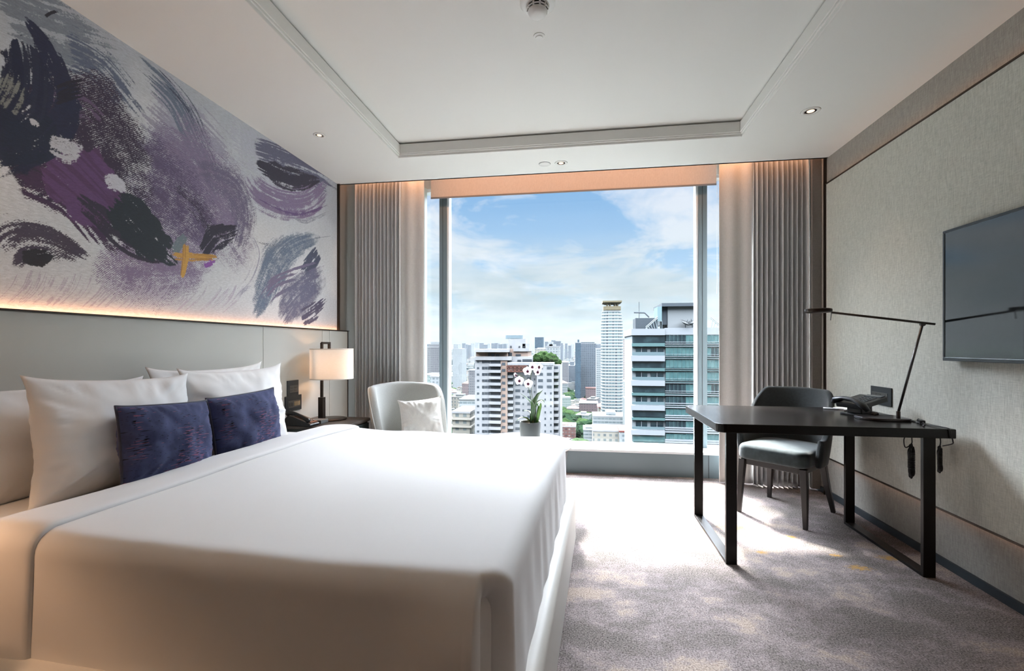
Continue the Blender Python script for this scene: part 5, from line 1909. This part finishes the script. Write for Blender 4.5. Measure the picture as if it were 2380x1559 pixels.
rows = []
for (x, w_, kind, y0, d) in colsA:
    y = y0
    k = 0
    while y < 1320:
        if not (kind == 'top' and y > 830):
            rows.append((kind, x, w_, y, d))
        y += 49.8
        k += 1
nwin = 0
for kind, x, w_, y, d in rows:
    hh = 22 if kind != 'balcony' else 27
    if kind in ('small', 'low'):
        hh = 16
    if kind in ('balcony', 'bay'):
        xa, xb, za, zb = rect_at(x, w_, y, hh, d)
        o = MB().box(xa, xb, d - 0.05, d + 0.1, za, zb).build('balcony_opening', M_cwin2 if kind == 'balcony' else M_cwin, CO)
        mb = MB().box(xa - 0.3, xb + 0.3, d - 1.6, d + 0.2, za - 1.5, za - 0.1).box(xa - 0.3, xb + 0.3, d - 1.6, d + 0.2, za - 1.5, za - 1.3)
        mb.build('balcony_front', M_cw if kind == 'balcony' else M_cw, o)
        nwin += 1
    else:
        xa, xb, za, zb = rect_at(x, w_, y, hh, d)
        mm = M_cwin
        if nwin < 96:
            if kind == 'pair':
                o = MB().box(xa, xb, d - 0.05, d + 0.1, za, zb).build('window', M_crecess, CO)
                wq = (xb - xa)
                MB().box(xa + wq * 0.05, xa + wq * 0.30, d - 0.12, d, za, zb).box(xa + wq * 0.42, xa + wq * 0.60, d - 0.12, d, za + 0.2, zb).box(xa + wq * 0.78, xa + wq * 0.97, d - 0.12, d, za, zb).build('pane', M_cwin2, o)
            else:
                MB().box(xa, xb, d - 0.08, d + 0.1, za, zb).build('window', mm, CO)
            nwin += 1
        else:
            stuffw.box(xa, xb, d - 0.08, d + 0.1, za, zb)
o = stuffw.build('window_rows', M_cwin, CO)
o['kind'] = 'stuff'
# pergola plants on the roof
for i, (px, py, r) in enumerate(((1243, 836, 2.2), (1252, 832, 2.8), (1263, 829, 3.0), (1275, 832, 3.2), (1286, 834, 2.6), (1296, 842, 2.0))):
    p = at(px, py, YA + 8)
    G = thing('roof_tree', 'leafy green tree of the roof garden on the white apartment block', 'tree', (p.x, p.y, p.z - r * 0.8), group='roof garden trees')
    blob('crown', M_tree, G, (0, 0, r * 0.9), r, i * 3.1, 0.8, 14)
    MB().tube([(0, 0, -1.5), (0, 0, r * 0.6)], 0.2, 6).build('trunk', M_stem, G)

# ---- green-glass office and flats, right
YB2 = 132.0
GB = thing('glass_tower', 'teal glass and white banded tower block with satellite dishes on its roof', 'building', (0, YB2, 0))


def C5(x, y):
    return 1340 + x * 0.29507, 660 + y * 0.29507


def P5(x, y, d=0.0):
    a = C5(x, y)
    p = at(a[0], a[1], YB2 + d)
    return p.x, p.z


def fb5(mb, x0, x1, y0, y1, d0, d1, zb=None):
    xa, z1 = P5(x0, y0, d0)
    xb, z0 = P5(x1, y1, d0)
    mb.box(xa, xb, d0, d1, z0 if zb is None else zb, z1)
    return mb


M_tealD = mat('teal_glass_dark', cs(44, 64, 74), 0.2, spec=0.5, var=(0.35, cs(70, 96, 104), 0.42, 0.6))
M_teal = mat('teal_glass', cs(96, 146, 150), 0.2, spec=0.5, var=(0.5, cs(128, 176, 176), 0.4, 0.65))
M_tealS = mat('teal_spandrel', cs(112, 158, 160), 0.4, spec=0.4)
M_gbw = mat('tower_white', cs(206, 214, 222), 0.7, spec=0.1)
M_gbg = mat('plant_room_grey', cs(196, 204, 208), 0.8, spec=0.1)
M_louv = mat('louvre_grey', cs(112, 124, 134), 0.7, spec=0.1)
XE = 1250
fb5(MB(), 437, 700, 352, 1500, 1.2, 24, GZ).build('flats_core', mat('core_grey', cs(176, 190, 196), 0.8), GB)
fb5(MB(), 700, XE, 352, 1500, 0.8, 24, GZ).build('office_core', mat('core_teal', cs(78, 112, 118), 0.5), GB)
mb = MB()
fb5(mb, 432, 697, 352, 402, -0.4, 24)
fb5(mb, 697, XE, 345, 398, 0.0, 24)
mb.build('parapet', M_gbw, GB)
# flats: repeating two-storey bay
ybase = [(405, 492, 610), (612, 680, 806), (806, 868, 1000), (992, 1048, 1192), (1182, 1238, 1400)]
for k in range(5):
    y0 = 403 + k * 195
    # upper glass band with teal sill
    o = fb5(MB(), 445, 697, y0, y0 + 62, 0.2, 1.4).build('upper_glazing', M_tealD if k != 4 else M_teal, GB)
    fb5(MB(), 437, 697, y0 + 62, y0 + 88, -0.1, 1.4).build('spandrel', M_tealS, GB)
    # recessed lower storey: dark windows between white piers
    for (xa, xb) in ((468, 556), (584, 684)):
        f = fb5(MB(), xa, xb, y0 + 94, y0 + 150, 0.9, 1.5).build('balcony_window', M_tealD, GB)
        xm = (xa + xb) / 2
        fb5(MB(), xm - 2, xm + 2, y0 + 94, y0 + 150, 0.7, 1.0).build('window_bar', M_gbw, f)
    fb5(MB(), 437, 694, y0 + 132, y0 + 160, -0.6, -0.5).build('balcony_rail', mat('rail_glass', cs(140, 168, 176), 0.3), GB)
    fb5(MB(), 430, 697, y0 + 160, y0 + 205, -0.7, 1.4).build('balcony_slab', M_gbw, GB)
# offices: glass band, thin white rails, spandrel per storey
rnd = random.Random(4)
for k in range(10):
    y0 = 400 + k * 97.3
    for (xa, xb, dk) in ((703, 862, (k in (0, 4, 5, 7))), (862, 1060, False), (1060, XE, k % 3 == 1)):
        f = fb5(MB(), xa, xb, y0, y0 + 72, 0.2, 1.0).build('glazing_band', M_tealD if dk else M_teal, GB)
        mb = MB()
        nb = int((xb - xa) / 27)
        for q_ in range(1, nb + 1):
            xq = xa + (xb - xa) * q_ / nb
            fb5(mb, xq - 1.2, xq + 1.2, y0, y0 + 72, 0.1, 0.3)
        mb.build('mullions', M_tealS, f)
    fb5(MB(), 700, XE, y0 + 72, y0 + 97, 0.1, 1.0).build('spandrel', M_tealS, GB)
    mb = MB()
    fb5(mb, 698, XE, y0 + 54, y0 + 58, -0.3, -0.1)
    fb5(mb, 698, XE, y0 + 70, y0 + 75, -0.3, 0.1)
    fb5(mb, 698, XE, y0 + 88, y0 + 92, -0.3, 0.1)
    mb.build('rails', M_gbw, GB)
# roof: plant room, louvres, glass fins, struts, mast
fb5(MB(), 718, 1000, 165, 352, 3.0, 16).build('plant_room', M_gbg, GB)
mb = MB()
fb5(mb, 672, 1010, 150, 172, 1.5, 17)
fb5(mb, 672, 718, 172, 320, 3.5, 16)
mb.build('plant_room_roof', M_louv, GB)
fb5(MB(), 638, 672, 178, 290, 1.5, 8).build('glass_fin', mat('pale_glass_fin', cs(168, 204, 210), 0.3), GB)
mb = MB()
for y in range(268, 352, 7):
    fb5(mb, 465, 638, y, y + 5, 2.0, 9)
mb.build('louvre_screen', M_louv, GB)
fb5(MB(), 468, 636, 270, 352, 2.4, 8.6).build('louvre_backing', mat('louvre_dark', cs(84, 94, 104), 0.8), GB)
for (a0, a1, mir) in ((545, 640, 1), (1150, 1055, 1)):
    mb = MB()
    for off in (0, 14):
        xa, za = P5(a0, 350 - 0, 1.0)
        xb, zb = P5(a1, 268 - 0, 1.0)
        mb.tube([(xa, 1.0, za + off * 0.03), (xb, 1.0, zb + off * 0.03)], 0.12, 5)
    for k in range(5):
        xq = a0 + (a1 - a0) * k / 5
        yq = 350 - 82 * k / 5
        xa, za = P5(xq, yq, 1.0)
        xb, zb = P5(xq + (a1 - a0) * 0.15, 350, 1.0)
        mb.tube([(xa, 1.0, za), (xb, 1.0, zb)], 0.09, 5)
    mb.build('roof_strut', mat('strut_pale', cs(176, 200, 206), 0.5), GB)
mb = MB()
fb5(mb, 638, 676, 288, 294, 1.0, 1.4)
for xx in (640, 656, 672):
    fb5(mb, xx, xx + 3, 288, 350, 1.0, 1.3)
mb.build('fin_frame', MATS['strut_pale'], GB)
mb = MB()
xa, za = P5(493, 140, 4)
_, zb = P5(493, 268, 4)
mb.tube([(xa, 4, zb), (xa, 4, za)], 0.08, 6)
x0, z0 = P5(452, 224, 4)
x1, z1 = P5(536, 226, 4)
mb.tube([(x0, 4, z0), (x1, 4, z1)], 0.22, 6)
x2, z2 = P5(572, 262, 4)
mb.tube([(x1, 4, z1), (x2, 4, z2)], 0.18, 6)
mb.build('mast', M_louv, GB)
for (x, y, r) in ((862, 312, 1.75), (918, 308, 1.3)):
    xa, za = P5(x, y, 0.0)
    S_ = thing('satellite_dish', 'grey mesh satellite dish on the teal tower roof, ' + ('larger one further left' if r > 1.5 else 'smaller one next to the mullion'), 'dish', (xa, YB2 - 0.2 + 1.0, za - 1.2))
    M_ = Matrix.Translation((0, 0, 1.0)) @ Matrix.Rotation(R(24 if r > 1.5 else -18), 4, 'Y') @ Matrix.Rotation(R(18), 4, 'X')
    MB().lathe([(0.05, 0.0), (r * 0.4, 0.10), (r * 0.7, 0.32), (r, 0.62)], 24, M=M_).build('dish', mat('dish_grey', cs(104, 114, 118), 0.6), S_, smooth=True, solid=0.05)
    MB().tube([(0, 0, -0.75), (0, 0, 1.0)], 0.12, 6).build('post', M_louv, S_)
    MB().tube([tuple(M_ @ Vector((0, 0, 0.1))), tuple(M_ @ Vector((0, 0, 1.5)))], 0.07, 5).build('feed_horn', M_louv, S_)

# ---- slender round-cornered tower with golden crown
YT = 480.0
TW = thing('residential_tower', 'slender white tower with a gold pavilion crown and stacked balcony bands', 'building', (0, YT, 0))


def P6(x, y, d=0.0):
    a = C5(x, y)
    p = at(a[0], a[1], YT + d)
    return p.x, p.z


M_gold = mat('crown_gold', cs(160, 150, 118), 0.8, spec=0.2)
M_tgl = facade('tower_glazing', cs(176, 196, 200), cs(96, 116, 128), 3.0, 300, 0.62, 2.0, alt=cs(150, 180, 184))
M_tw2 = mat('tower_band', cs(232, 238, 238), 0.7, spec=0.1)


def oct_(x0, x1, y0, y1, c):
    return [(x0 + c, y0), (x1 - c, y0), (x1, y0 + c), (x1, y1 - c), (x1 - c, y1), (x0 + c, y1), (x0, y1 - c), (x0, y0 + c)]


y = 207.0
k = 0
while y < 1010:
    f = min(1.0, (y - 207) / 110.0)
    xl = 205 - 10 * f
    xr = 356 + 14 * f
    xa, zt_ = P6(xl, y)
    xb, zb_ = P6(xr, y + 24.2)
    zm = zt_ + (zb_ - zt_) * 0.46
    MB().prism(oct_(xa, xb, -0.3, 17.3, 4), zm, zt_).build('balcony_band', M_tw2, TW)
    MB().prism(oct_(xa + 0.3, xb - 0.3, 0.0, 17, 3.8), zb_, zm).build('glazing_band', M_tgl, TW)
    y += 24.2
    k += 1
xa, z0 = P6(195, 1010)
xb, _ = P6(370, 1010)
MB().box(xa, xb, 0, 17, GZ, z0).build('lower_storeys', M_tw2, TW)
mb = MB()
xa, z1 = P6(206, 133)
xb, z0 = P6(357, 143)
xc, z2 = P6(228, 154)
xd, _ = P6(335, 154)
mb.add([(xa, -2, z1), (xb, -2, z1), (xb, 20, z1), (xa, 20, z1), (xa, -2, z0), (xb, -2, z0), (xb, 20, z0), (xa, 20, z0), (xc, 1, z2), (xd, 1, z2), (xd, 17, z2), (xc, 17, z2)],
       [(0, 1, 2, 3), (4, 5, 1, 0), (5, 6, 2, 1), (6, 7, 3, 2), (7, 4, 0, 3), (8, 9, 5, 4), (9, 10, 6, 5), (10, 11, 7, 6), (11, 8, 4, 7), (11, 10, 9, 8)])
mb.build('crown_roof', M_gold, TW)
mb = MB()
for x in (240, 262, 300, 320):
    xa, z1 = P6(x, 152)
    xb, z0 = P6(x + 9, 178)
    mb.box(xa, xb, 1, 5, z0, z1)
    mb.box(xa, xb, 12, 16, z0, z1)
mb.build('crown_columns', M_gold, TW)
mb = MB()
xa, z1 = P6(212, 175)
xb, z0 = P6(350, 203)
mb.prism(oct_(xa, xb, -1, 18, 3), z0, z1)
mb.build('crown_base', M_gold, TW)

# ---- other named buildings: (px0, px1, py_top, distance, depth, label, material, extras)
F_bg = facade('bluegrey_flats', cs(132, 146, 158), cs(70, 84, 100), 3.4, 3.2, 0.6, 0.55, alt=cs(96, 112, 126))
F_bd = facade('blue_office', cs(72, 104, 124), cs(50, 76, 98), 2.8, 3.4, 0.7, 0.7, alt=cs(84, 120, 140))
F_pk = facade('pale_pink_flats', cs(206, 196, 194), cs(142, 146, 154), 3.2, 3.1, 0.4, 0.45, alt=cs(168, 168, 172))
F_wh = facade('white_flats', cs(200, 208, 210), cs(126, 142, 150), 3.4, 3.2, 0.55, 0.5, alt=cs(154, 166, 172))
F_wh2 = facade('white_bands', cs(202, 210, 212), cs(122, 142, 148), 3.4, 3.2, 0.9, 0.45, alt=cs(150, 166, 170))
F_gr = facade('grey_flats', cs(150, 152, 156), cs(92, 98, 108), 2.6, 3.1, 0.55, 0.55, alt=cs(120, 126, 134))
F_cr = facade('cream_flats', cs(212, 208, 194), cs(120, 134, 138), 4.0, 3.4, 0.45, 0.5, alt=cs(150, 164, 166))
F_br = facade('brick_flats', cs(150, 104, 96), cs(84, 72, 76), 3.2, 3.2, 0.6, 0.5, alt=cs(190, 180, 172))
F_mv = facade('mauve_flats', cs(150, 132, 134), cs(98, 94, 100), 3.4, 3.2, 0.5, 0.45, alt=cs(120, 112, 118))
F_gn = facade('green_flats', cs(184, 200, 196), cs(118, 150, 146), 3.4, 3.2, 0.8, 0.45, alt=cs(140, 168, 162))
M_redroof = mat('red_roof', cs(158, 84, 76), 0.8, spec=0.1)
M_greyroof = mat('grey_roof', cs(146, 152, 152), 0.8, spec=0.1)
M_brownroof = mat('brown_roof', cs(128, 92, 84), 0.8, spec=0.1)


FP = []


def free(x0, x1, y0, y1, pad=1.0):
    return not any(x0 < b_[1] + pad and x1 > b_[0] - pad and y0 < b_[3] + pad and y1 > b_[2] - pad for b_ in FP)


def building(px0, px1, pyt, Y, dep, name, label, m_, setback=None, roof=None, group=None, zb=GZ, steps=()):
    p0 = at(px0, pyt, Y)
    p1 = at(px1, pyt, Y)
    w_ = p1.x - p0.x
    Bd = thing(name, label, 'building', ((p0.x + p1.x) / 2, Y, zb), group=group)
    h = p0.z - zb
    FP.append((p0.x - 1, p1.x + 1, Y - 1, Y + dep + 1))
    MB().box(-w_ / 2, w_ / 2, 0, dep, 0, h).build('walls', m_, Bd)
    MB().box(-w_ / 2 - 0.3, w_ / 2 + 0.3, -0.3, dep + 0.3, h, h + 1.0).build('parapet', M_cw if roof is None else roof, Bd)
    for (a, b_, pt) in steps:     # fractions of width, top py
        z1 = at(px0, pt, Y).z - zb
        MB().box(-w_ / 2 + a * w_, -w_ / 2 + b_ * w_, dep * 0.15, dep * 0.8, h, z1).build('upper_block', m_, Bd)
    return Bd, w_, h


building(991, 1021, 807, 620, 30, 'apartment_block', 'tall pale apartment block with a pinkish top, at the left edge of the view', F_gr, steps=((0.1, 1.0, 800),))
building(1001, 1024, 795, 1000, 30, 'apartment_block', 'pale blue high-rise behind the pink-topped block', F_wh)
building(985, 1004, 872, 420, 25, 'office_block', 'low teal and white banded block at the left edge, below the pink-topped tower', F_gn)
building(1000, 1024, 876, 400, 25, 'apartment_block', 'small white block with square windows next to the left mullion', F_wh)
building(1052, 1074, 811, 1000, 40, 'apartment_block', 'pale white high-rise between the mullion and the balconied block', F_wh, steps=((0.0, 0.5, 800),))
building(1089, 1104, 861, 560, 22, 'apartment_tower', 'narrow dark grey tower close beside the white balconied block', F_gr)
building(1068, 1104, 930, 335, 30, 'warehouse', 'long grey-roofed hall left of the white balconied block', F_wh2, roof=M_greyroof)
b_, w_, h_ = building(1051, 1092, 960, 228, 22, 'villa_block', 'cream block with terraces and green windows at the bottom left of the view', F_cr, steps=((0.05, 0.85, 955),))
MB().box(-w_ / 2 - 1.2, w_ / 2 + 1.2, -1.2, 20, h_ - 3.2, h_ - 2.4).box(-w_ / 2 - 1.2, w_ / 2 + 1.2, -1.2, 20, h_ - 7.0, h_ - 6.2).build('cornice', mat('cream_stone', cs(214, 208, 192), 0.8), b_)
building(1243, 1262, 784, 1100, 30, 'office_tower', 'dark blue-green office slab above the roof garden', F_bd)
building(1243, 1268, 812, 600, 25, 'apartment_block', 'cream low-rise seen just over the roof garden', F_cr, steps=((0.2, 0.9, 808),))
building(1268, 1300, 806, 560, 25, 'apartment_block', 'white stepped block with brown tank right of the roof garden', F_wh, steps=((0.1, 0.7, 800), (0.25, 0.5, 794)))
building(1290, 1303, 793, 1300, 30, 'office_tower', 'distant pale tower with slanted top behind the stepped block', F_bg)
building(1298, 1321, 842, 1000, 30, 'apartment_tower', 'mid-grey slab tower right of the roof garden', F_gr)
building(1337, 1350, 797, 800, 30, 'office_tower', 'blue glass tower with spire left of the grey-blue high-rise', F_bd, steps=((0.4, 0.7, 789),))
building(1346, 1386, 799, 850, 28, 'apartment_tower', 'big grey-blue high-rise left of the slender gold-crowned tower', F_bg, steps=((0.1, 0.9, 795),))
building(1336, 1350, 848, 830, 22, 'apartment_block', 'lower grey-blue wing in front of the grey-blue high-rise', F_bg)
building(1319, 1338, 850, 1050, 24, 'apartment_block', 'grey-blue stepped block behind the trees', F_bg, steps=((0.3, 0.8, 840),))
building(1386, 1397, 811, 720, 24, 'apartment_block', 'thin white slab squeezed left of the slender tower', F_wh2)
building(1449, 1468, 789, 640, 30, 'apartment_tower', 'pale pink apartment tower right of the slender tower', F_pk, steps=((0.1, 0.7, 787),))
building(1387, 1397, 880, 750, 24, 'apartment_block', 'narrow mauve block at the foot of the slender tower', F_mv)
building(1361, 1388, 903, 800, 24, 'apartment_block', 'low brown-roofed mauve block left of the slender tower foot', F_mv, roof=M_brownroof)
b_, w_, h_ = building(1391, 1433, 947, 500, 26, 'apartment_block', 'cream house block under a red hipped roof in front of the slender tower', F_cr, roof=M_greyroof)
MB().add([(-w_ / 2 - 1, -1, h_), (w_ / 2 + 1, -1, h_), (w_ / 2 + 1, 27, h_), (-w_ / 2 - 1, 27, h_), (-w_ / 6, 13, h_ + 5), (w_ / 6, 13, h_ + 5)],
         [(0, 1, 5, 4), (1, 2, 5), (2, 3, 4, 5), (3, 0, 4), (3, 2, 1, 0)]).build('hipped_roof', M_redroof, b_)
building(1346, 1390, 938, 620, 26, 'warehouse', 'grey-roofed mauve hall left of the red-roofed block', F_mv, roof=M_greyroof)
building(1378, 1468, 968, 440, 26, 'apartment_block', 'long white terrace block below the red-roofed block', F_wh2, steps=((0.35, 0.6, 958),))
b_, w_, h_ = building(1378, 1447, 1002, 330, 24, 'apartment_block', 'cream-white block with small square windows just above the sill', F_cr, steps=((0.30, 0.97, 999),))
building(1440, 1470, 1004, 325, 24, 'apartment_block', 'white block with a red flat roof against the teal tower', F_wh, roof=M_redroof)
building(1356, 1380, 1000, 445, 24, 'apartment_block', 'small grey-white balconied block by the trees above the sill', F_wh2, steps=((0.2, 0.9, 994),))
building(1301, 1338, 992, 470, 24, 'apartment_block', 'red brick low-rise with white balconies right of the balconied block', F_br, steps=((0.05, 0.8, 988),))
building(1450, 1469, 888, 560, 24, 'apartment_block', 'small white block between the slender tower and the teal tower', F_wh)

# ---- low-rise carpet
FP += [(-60, 10, 205, 245), (15, 60, 128, 160), (L2(1390, 900)[0] * 480 / 212, L2(1460, 900)[0] * 480 / 212, 470, 505)]
rnd = random.Random(11)
KINDS = [('white_house', 'white flat-roofed', F_wh, M_greyroof), ('cream_house', 'cream walled', F_cr, M_greyroof), ('grey_house', 'grey walled', F_gr, M_greyroof),
         ('white_house', 'white walled brown-roofed', F_wh2, M_brownroof), ('green_house', 'pale green walled', F_gn, M_cw), ('mauve_house', 'mauve walled', F_mv, M_brownroof)]
protos = []
for nm, desc, fm, rm in KINDS:
    for (w_, d_, h_) in ((16, 14, 12), (26, 16, 20), (13, 22, 8)):
        r_ = thing(nm, 'x', 'building', (0, 0, 0))
        MB().box(-w_ / 2, w_ / 2, 0, d_, 0, h_).build('walls', fm, r_)
        if rm in (M_brownroof, M_redroof):
            MB().add([(-w_ / 2 - .6, -.6, h_), (w_ / 2 + .6, -.6, h_), (w_ / 2 + .6, d_ + .6, h_), (-w_ / 2 - .6, d_ + .6, h_), (-w_ / 5, d_ / 2, h_ + 3.2), (w_ / 5, d_ / 2, h_ + 3.2)],
                     [(0, 1, 5, 4), (1, 2, 5), (2, 3, 4, 5), (3, 0, 4), (3, 2, 1, 0)]).build('roof', rm, r_)
        else:
            MB().box(-w_ / 2 - .2, w_ / 2 + .2, -.2, d_ + .2, h_, h_ + 0.8).box(-w_ / 4, w_ / 8, d_ * .3, d_ * .7, h_, h_ + 3).build('roof', rm, r_)
        protos.append((r_, desc))


PARKS = ((1299, 1348, 500, 640), (1303, 1345, 700, 900), (1338, 1380, 400, 520), (1052, 1086, 440, 560))


def zone(px):
    if px < 1100:
        return 'left of the white balconied block'
    if px < 1397:
        return 'between the balconied block and the slender tower'
    return 'between the slender tower and the teal tower'


BAND = ((430, 520, 'nearest'), (520, 700, 'middle distance'), (700, 1150, 'farther off'))
used = set()
placed = []
WIN = ((990, 1024), (1050, 1104), (1299, 1398), (1449, 1469))
kk = 0
for i in range(6000):
    Y = 435 + (1150 - 435) * rnd.random() ** 1.15
    a, b_ = WIN[rnd.choice((0, 1, 1, 2, 2, 2, 3))]
    px = rnd.uniform(a, b_)
    p = at(px, 804, Y)
    if any((p.x - q[0]) ** 2 + ((Y - q[1]) * 0.8) ** 2 < 23 ** 2 for q in placed):
        continue
    if any(a_ < px < b2 and y0_ < Y < y1_ for a_, b2, y0_, y1_ in PARKS):
        continue
    if not free(p.x - 11, p.x + 11, Y - 6, Y + 16):
        continue
    if len(placed) >= 210:
        break
    placed.append((p.x, Y))
    ix = rnd.randrange(len(protos))
    pr, desc = protos[ix]
    o = pr if ix not in used else copy_thing(pr)
    used.add(ix)
    o.location = (p.x, Y, GZ)
    o.rotation_euler = (0, 0, R(rnd.choice((0, 12, -15, 25, 90, 75))))
    s = rnd.uniform(0.8, 1.25)
    o.scale = (s, s, s * rnd.uniform(0.8, 1.6))
    far = [n for y0, y1, n in BAND if y0 <= Y < y1][0]
    o['label'] = '%s low-rise house %s, %s' % (desc, zone(px), far)
    o['group'] = 'low-rise houses ' + zone(px) + ', ' + desc + ', ' + far
for k, (pr, d) in enumerate(protos):
    if k not in used:
        for c in list(pr.children):
            bpy.data.objects.remove(c, do_unlink=True)
        bpy.data.objects.remove(pr, do_unlink=True)

# trees among them
tp = []
for k in range(6):
    r_ = thing('tree', 'x', 'tree')
    blob('crown', M_tree if k % 2 else M_treed, r_, (0, 0, 7.5), 6.5, 20 + k * 3.3, 0.75, 18)
    MB().tube([(0, 0, 0), (0.3, 0, 5)], 0.5, 6).build('trunk', M_stem, r_)
    tp.append(r_)
used = set()
cnt = 0
tplaced = []
for i in range(4000):
    if cnt >= 240:
        break
    Y = 340 + 620 * rnd.random() ** 1.5
    a, b_ = WIN[rnd.choice((0, 1, 1, 2, 2, 2, 2, 3))]
    px = rnd.uniform(a, b_)
    if i % 2:
        pk = PARKS[(i // 2) % 4]
        px = rnd.uniform(pk[0], pk[1])
        Y = rnd.uniform(pk[2], pk[3])
    elif Y < 440:
        continue
    p = at(px, 804, Y)
    if any(abs(p.x - q[0]) < 9 and abs(Y - q[1]) < 11 for q in tplaced):
        continue
    if not free(p.x - 9, p.x + 9, Y - 9, Y + 9) or any(abs(p.x - q[0]) < 15 and -9 < Y - q[1] < 22 for q in placed):
        continue
    tplaced.append((p.x, Y))
    k = rnd.randrange(6)
    o = tp[k] if k not in used else copy_thing(tp[k])
    used.add(k)
    o.location = (p.x, Y, GZ)
    s = rnd.uniform(0.8, 1.45)
    o.scale = (s * 1.3, s * 1.3, s)
    tone = 'mid green' if k % 2 else 'dark green'
    far = 'in the nearer streets' if Y < 560 else 'in the farther streets'
    o['label'] = '%s tree crown %s, %s' % (tone, zone(px), far)
    o['group'] = 'street trees, ' + tone + ', ' + zone(px) + ', ' + far
    cnt += 1
# skyline towers along the horizon
SK = [(1066, 804, 2600), (1077, 799, 3000), (1082, 803, 3300), (1108, 797, 3000), (1118, 799, 3250), (1127, 801, 3200), (1136, 800, 3400), (1145, 800, 2900), (1152, 798, 2700), (1158, 799, 2780),
      (1163, 800, 2350), (1171, 800, 2500), (1177, 801, 2600), (1232, 803, 2400), (1270, 796, 2300), (1278, 797, 2600), (1286, 792, 2800), (1303, 800, 2500), (1309, 802, 2700), (1316, 800, 3200), (1324, 803, 2900),
      (1330, 802, 3300), (1388, 803, 2600), (1393, 800, 3000), (1452, 801, 2500), (1060, 802, 2400), (1090, 803, 3100), (1098, 801, 3400), (1006, 796, 1500), (1015, 799, 2100), (996, 802, 2300), (992, 801, 1900)]
for i, (px, py, Y) in enumerate(SK):
    py -= (i * 7) % 5 * 0.6
    w_ = 5 + (i * 37) % 6
    zn = zone(px)
    building(px - w_ / 2, px + w_ / 2, py, Y, 30, 'high_rise', 'hazy blue-grey high-rise on the horizon ' + zn, F_bg if i % 3 else F_wh, group='high-rises on the horizon ' + zn)

# distant city fabric nobody could count
DB = []
mb = MB()
rnd = random.Random(5)
for i in range(3800):
    Y = 1100 + 6500 * rnd.random() ** 1.6
    px = rnd.uniform(980, 1475)
    p = at(px, 804, Y)
    w_ = rnd.uniform(12, 40)
    d_ = rnd.uniform(12, 30)
    h_ = rnd.uniform(8, 26) * (1 + 0.6 * (rnd.random() < 0.12))
    if not free(p.x - w_ / 2, p.x + w_ / 2, Y, Y + d_) or any(abs(p.x - q[0]) < w_ / 2 + 22 and -55 < Y - q[1] < 55 for q in placed):
        continue
    DB.append((p.x, Y))
    mb.box(p.x - w_ / 2, p.x + w_ / 2, Y, Y + d_, GZ, GZ + h_)
for i in range(2600):
    Y = 330 + 5000 * rnd.random() ** 1.8
    px = rnd.choice((rnd.uniform(1480, 2100), rnd.uniform(300, 980)))
    p = at(px, 804, Y)
    w_ = rnd.uniform(12, 34)
    d_ = rnd.uniform(12, 30)
    h_ = rnd.uniform(8, 30) * (1 + 1.2 * (rnd.random() < 0.1))
    if free(p.x - w_ / 2, p.x + w_ / 2, Y, Y + d_):
        mb.box(p.x - w_ / 2, p.x + w_ / 2, Y, Y + d_, GZ, GZ + h_)
m = bpy.data.materials.new('far_city')
m.use_nodes = True
t = NT(m.node_tree)
b = m.node_tree.nodes['Principled BSDF']
tcn = t.n('ShaderNodeTexCoord').outputs['Object']
v1 = t.n('ShaderNodeTexVoronoi', ins={'Vector': t.mapping(tcn, scale=(1, 1, 0)), 'Scale': 0.03})
s = t.n('ShaderNodeSeparateColor', ins={0: v1.outputs['Color']})
t.set(b, 'Base Color', t.ramp(s.outputs[0], [(0.0, cs(110, 124, 126)), (0.3, cs(150, 160, 162)), (0.6, cs(196, 204, 204)), (0.85, cs(176, 160, 152)), (1.0, cs(214, 220, 220))]))
b.inputs['Roughness'].default_value = 0.9
b.inputs['Specular IOR Level'].default_value = 0.0
o = mb.build('distant_buildings', m)
tag(o, 'dense mass of tiny distant low buildings spreading to the horizon', 'cityscape', kind='stuff')
mb = MB()
rnd = random.Random(9)
for i in range(2500):
    Y = 1100 + 4500 * rnd.random() ** 1.5
    px = rnd.uniform(980, 1475)
    p = at(px, 804, Y)
    if not free(p.x - 20, p.x + 20, Y - 20, Y + 20) or any(abs(p.x - q[0]) < 40 and -22 < Y - q[1] < 50 for q in DB):
        continue
    mb.lathe([(0, 0), (rnd.uniform(8, 20), 4), (rnd.uniform(6, 16), rnd.uniform(8, 13)), (0, 14)], 7, c=(p.x, Y, GZ))
o = mb.build('distant_treetops', M_treed)
tag(o, 'scattered distant treetops between the far low buildings', 'trees', kind='stuff')
# ------------------------------------------------------------------ thin city haze
m = bpy.data.materials.new('city_haze')
m.use_nodes = True
m.node_tree.nodes.clear()
t = NT(m.node_tree)
vs_ = t.n('ShaderNodeVolumeScatter', ins={'Color': (0.86, 0.95, 1.0, 1), 'Density': 0.5e-5, 'Anisotropy': 0.0})
ou = t.n('ShaderNodeOutputMaterial')
m.node_tree.links.new(vs_.outputs[0], ou.inputs['Volume'])
o = MB().box(-3500, 3500, 170, 6500, GZ - 1, 260).build('haze', m)
tag(o, 'thin pale haze lying over the far city towards the horizon', 'haze', kind='stuff')
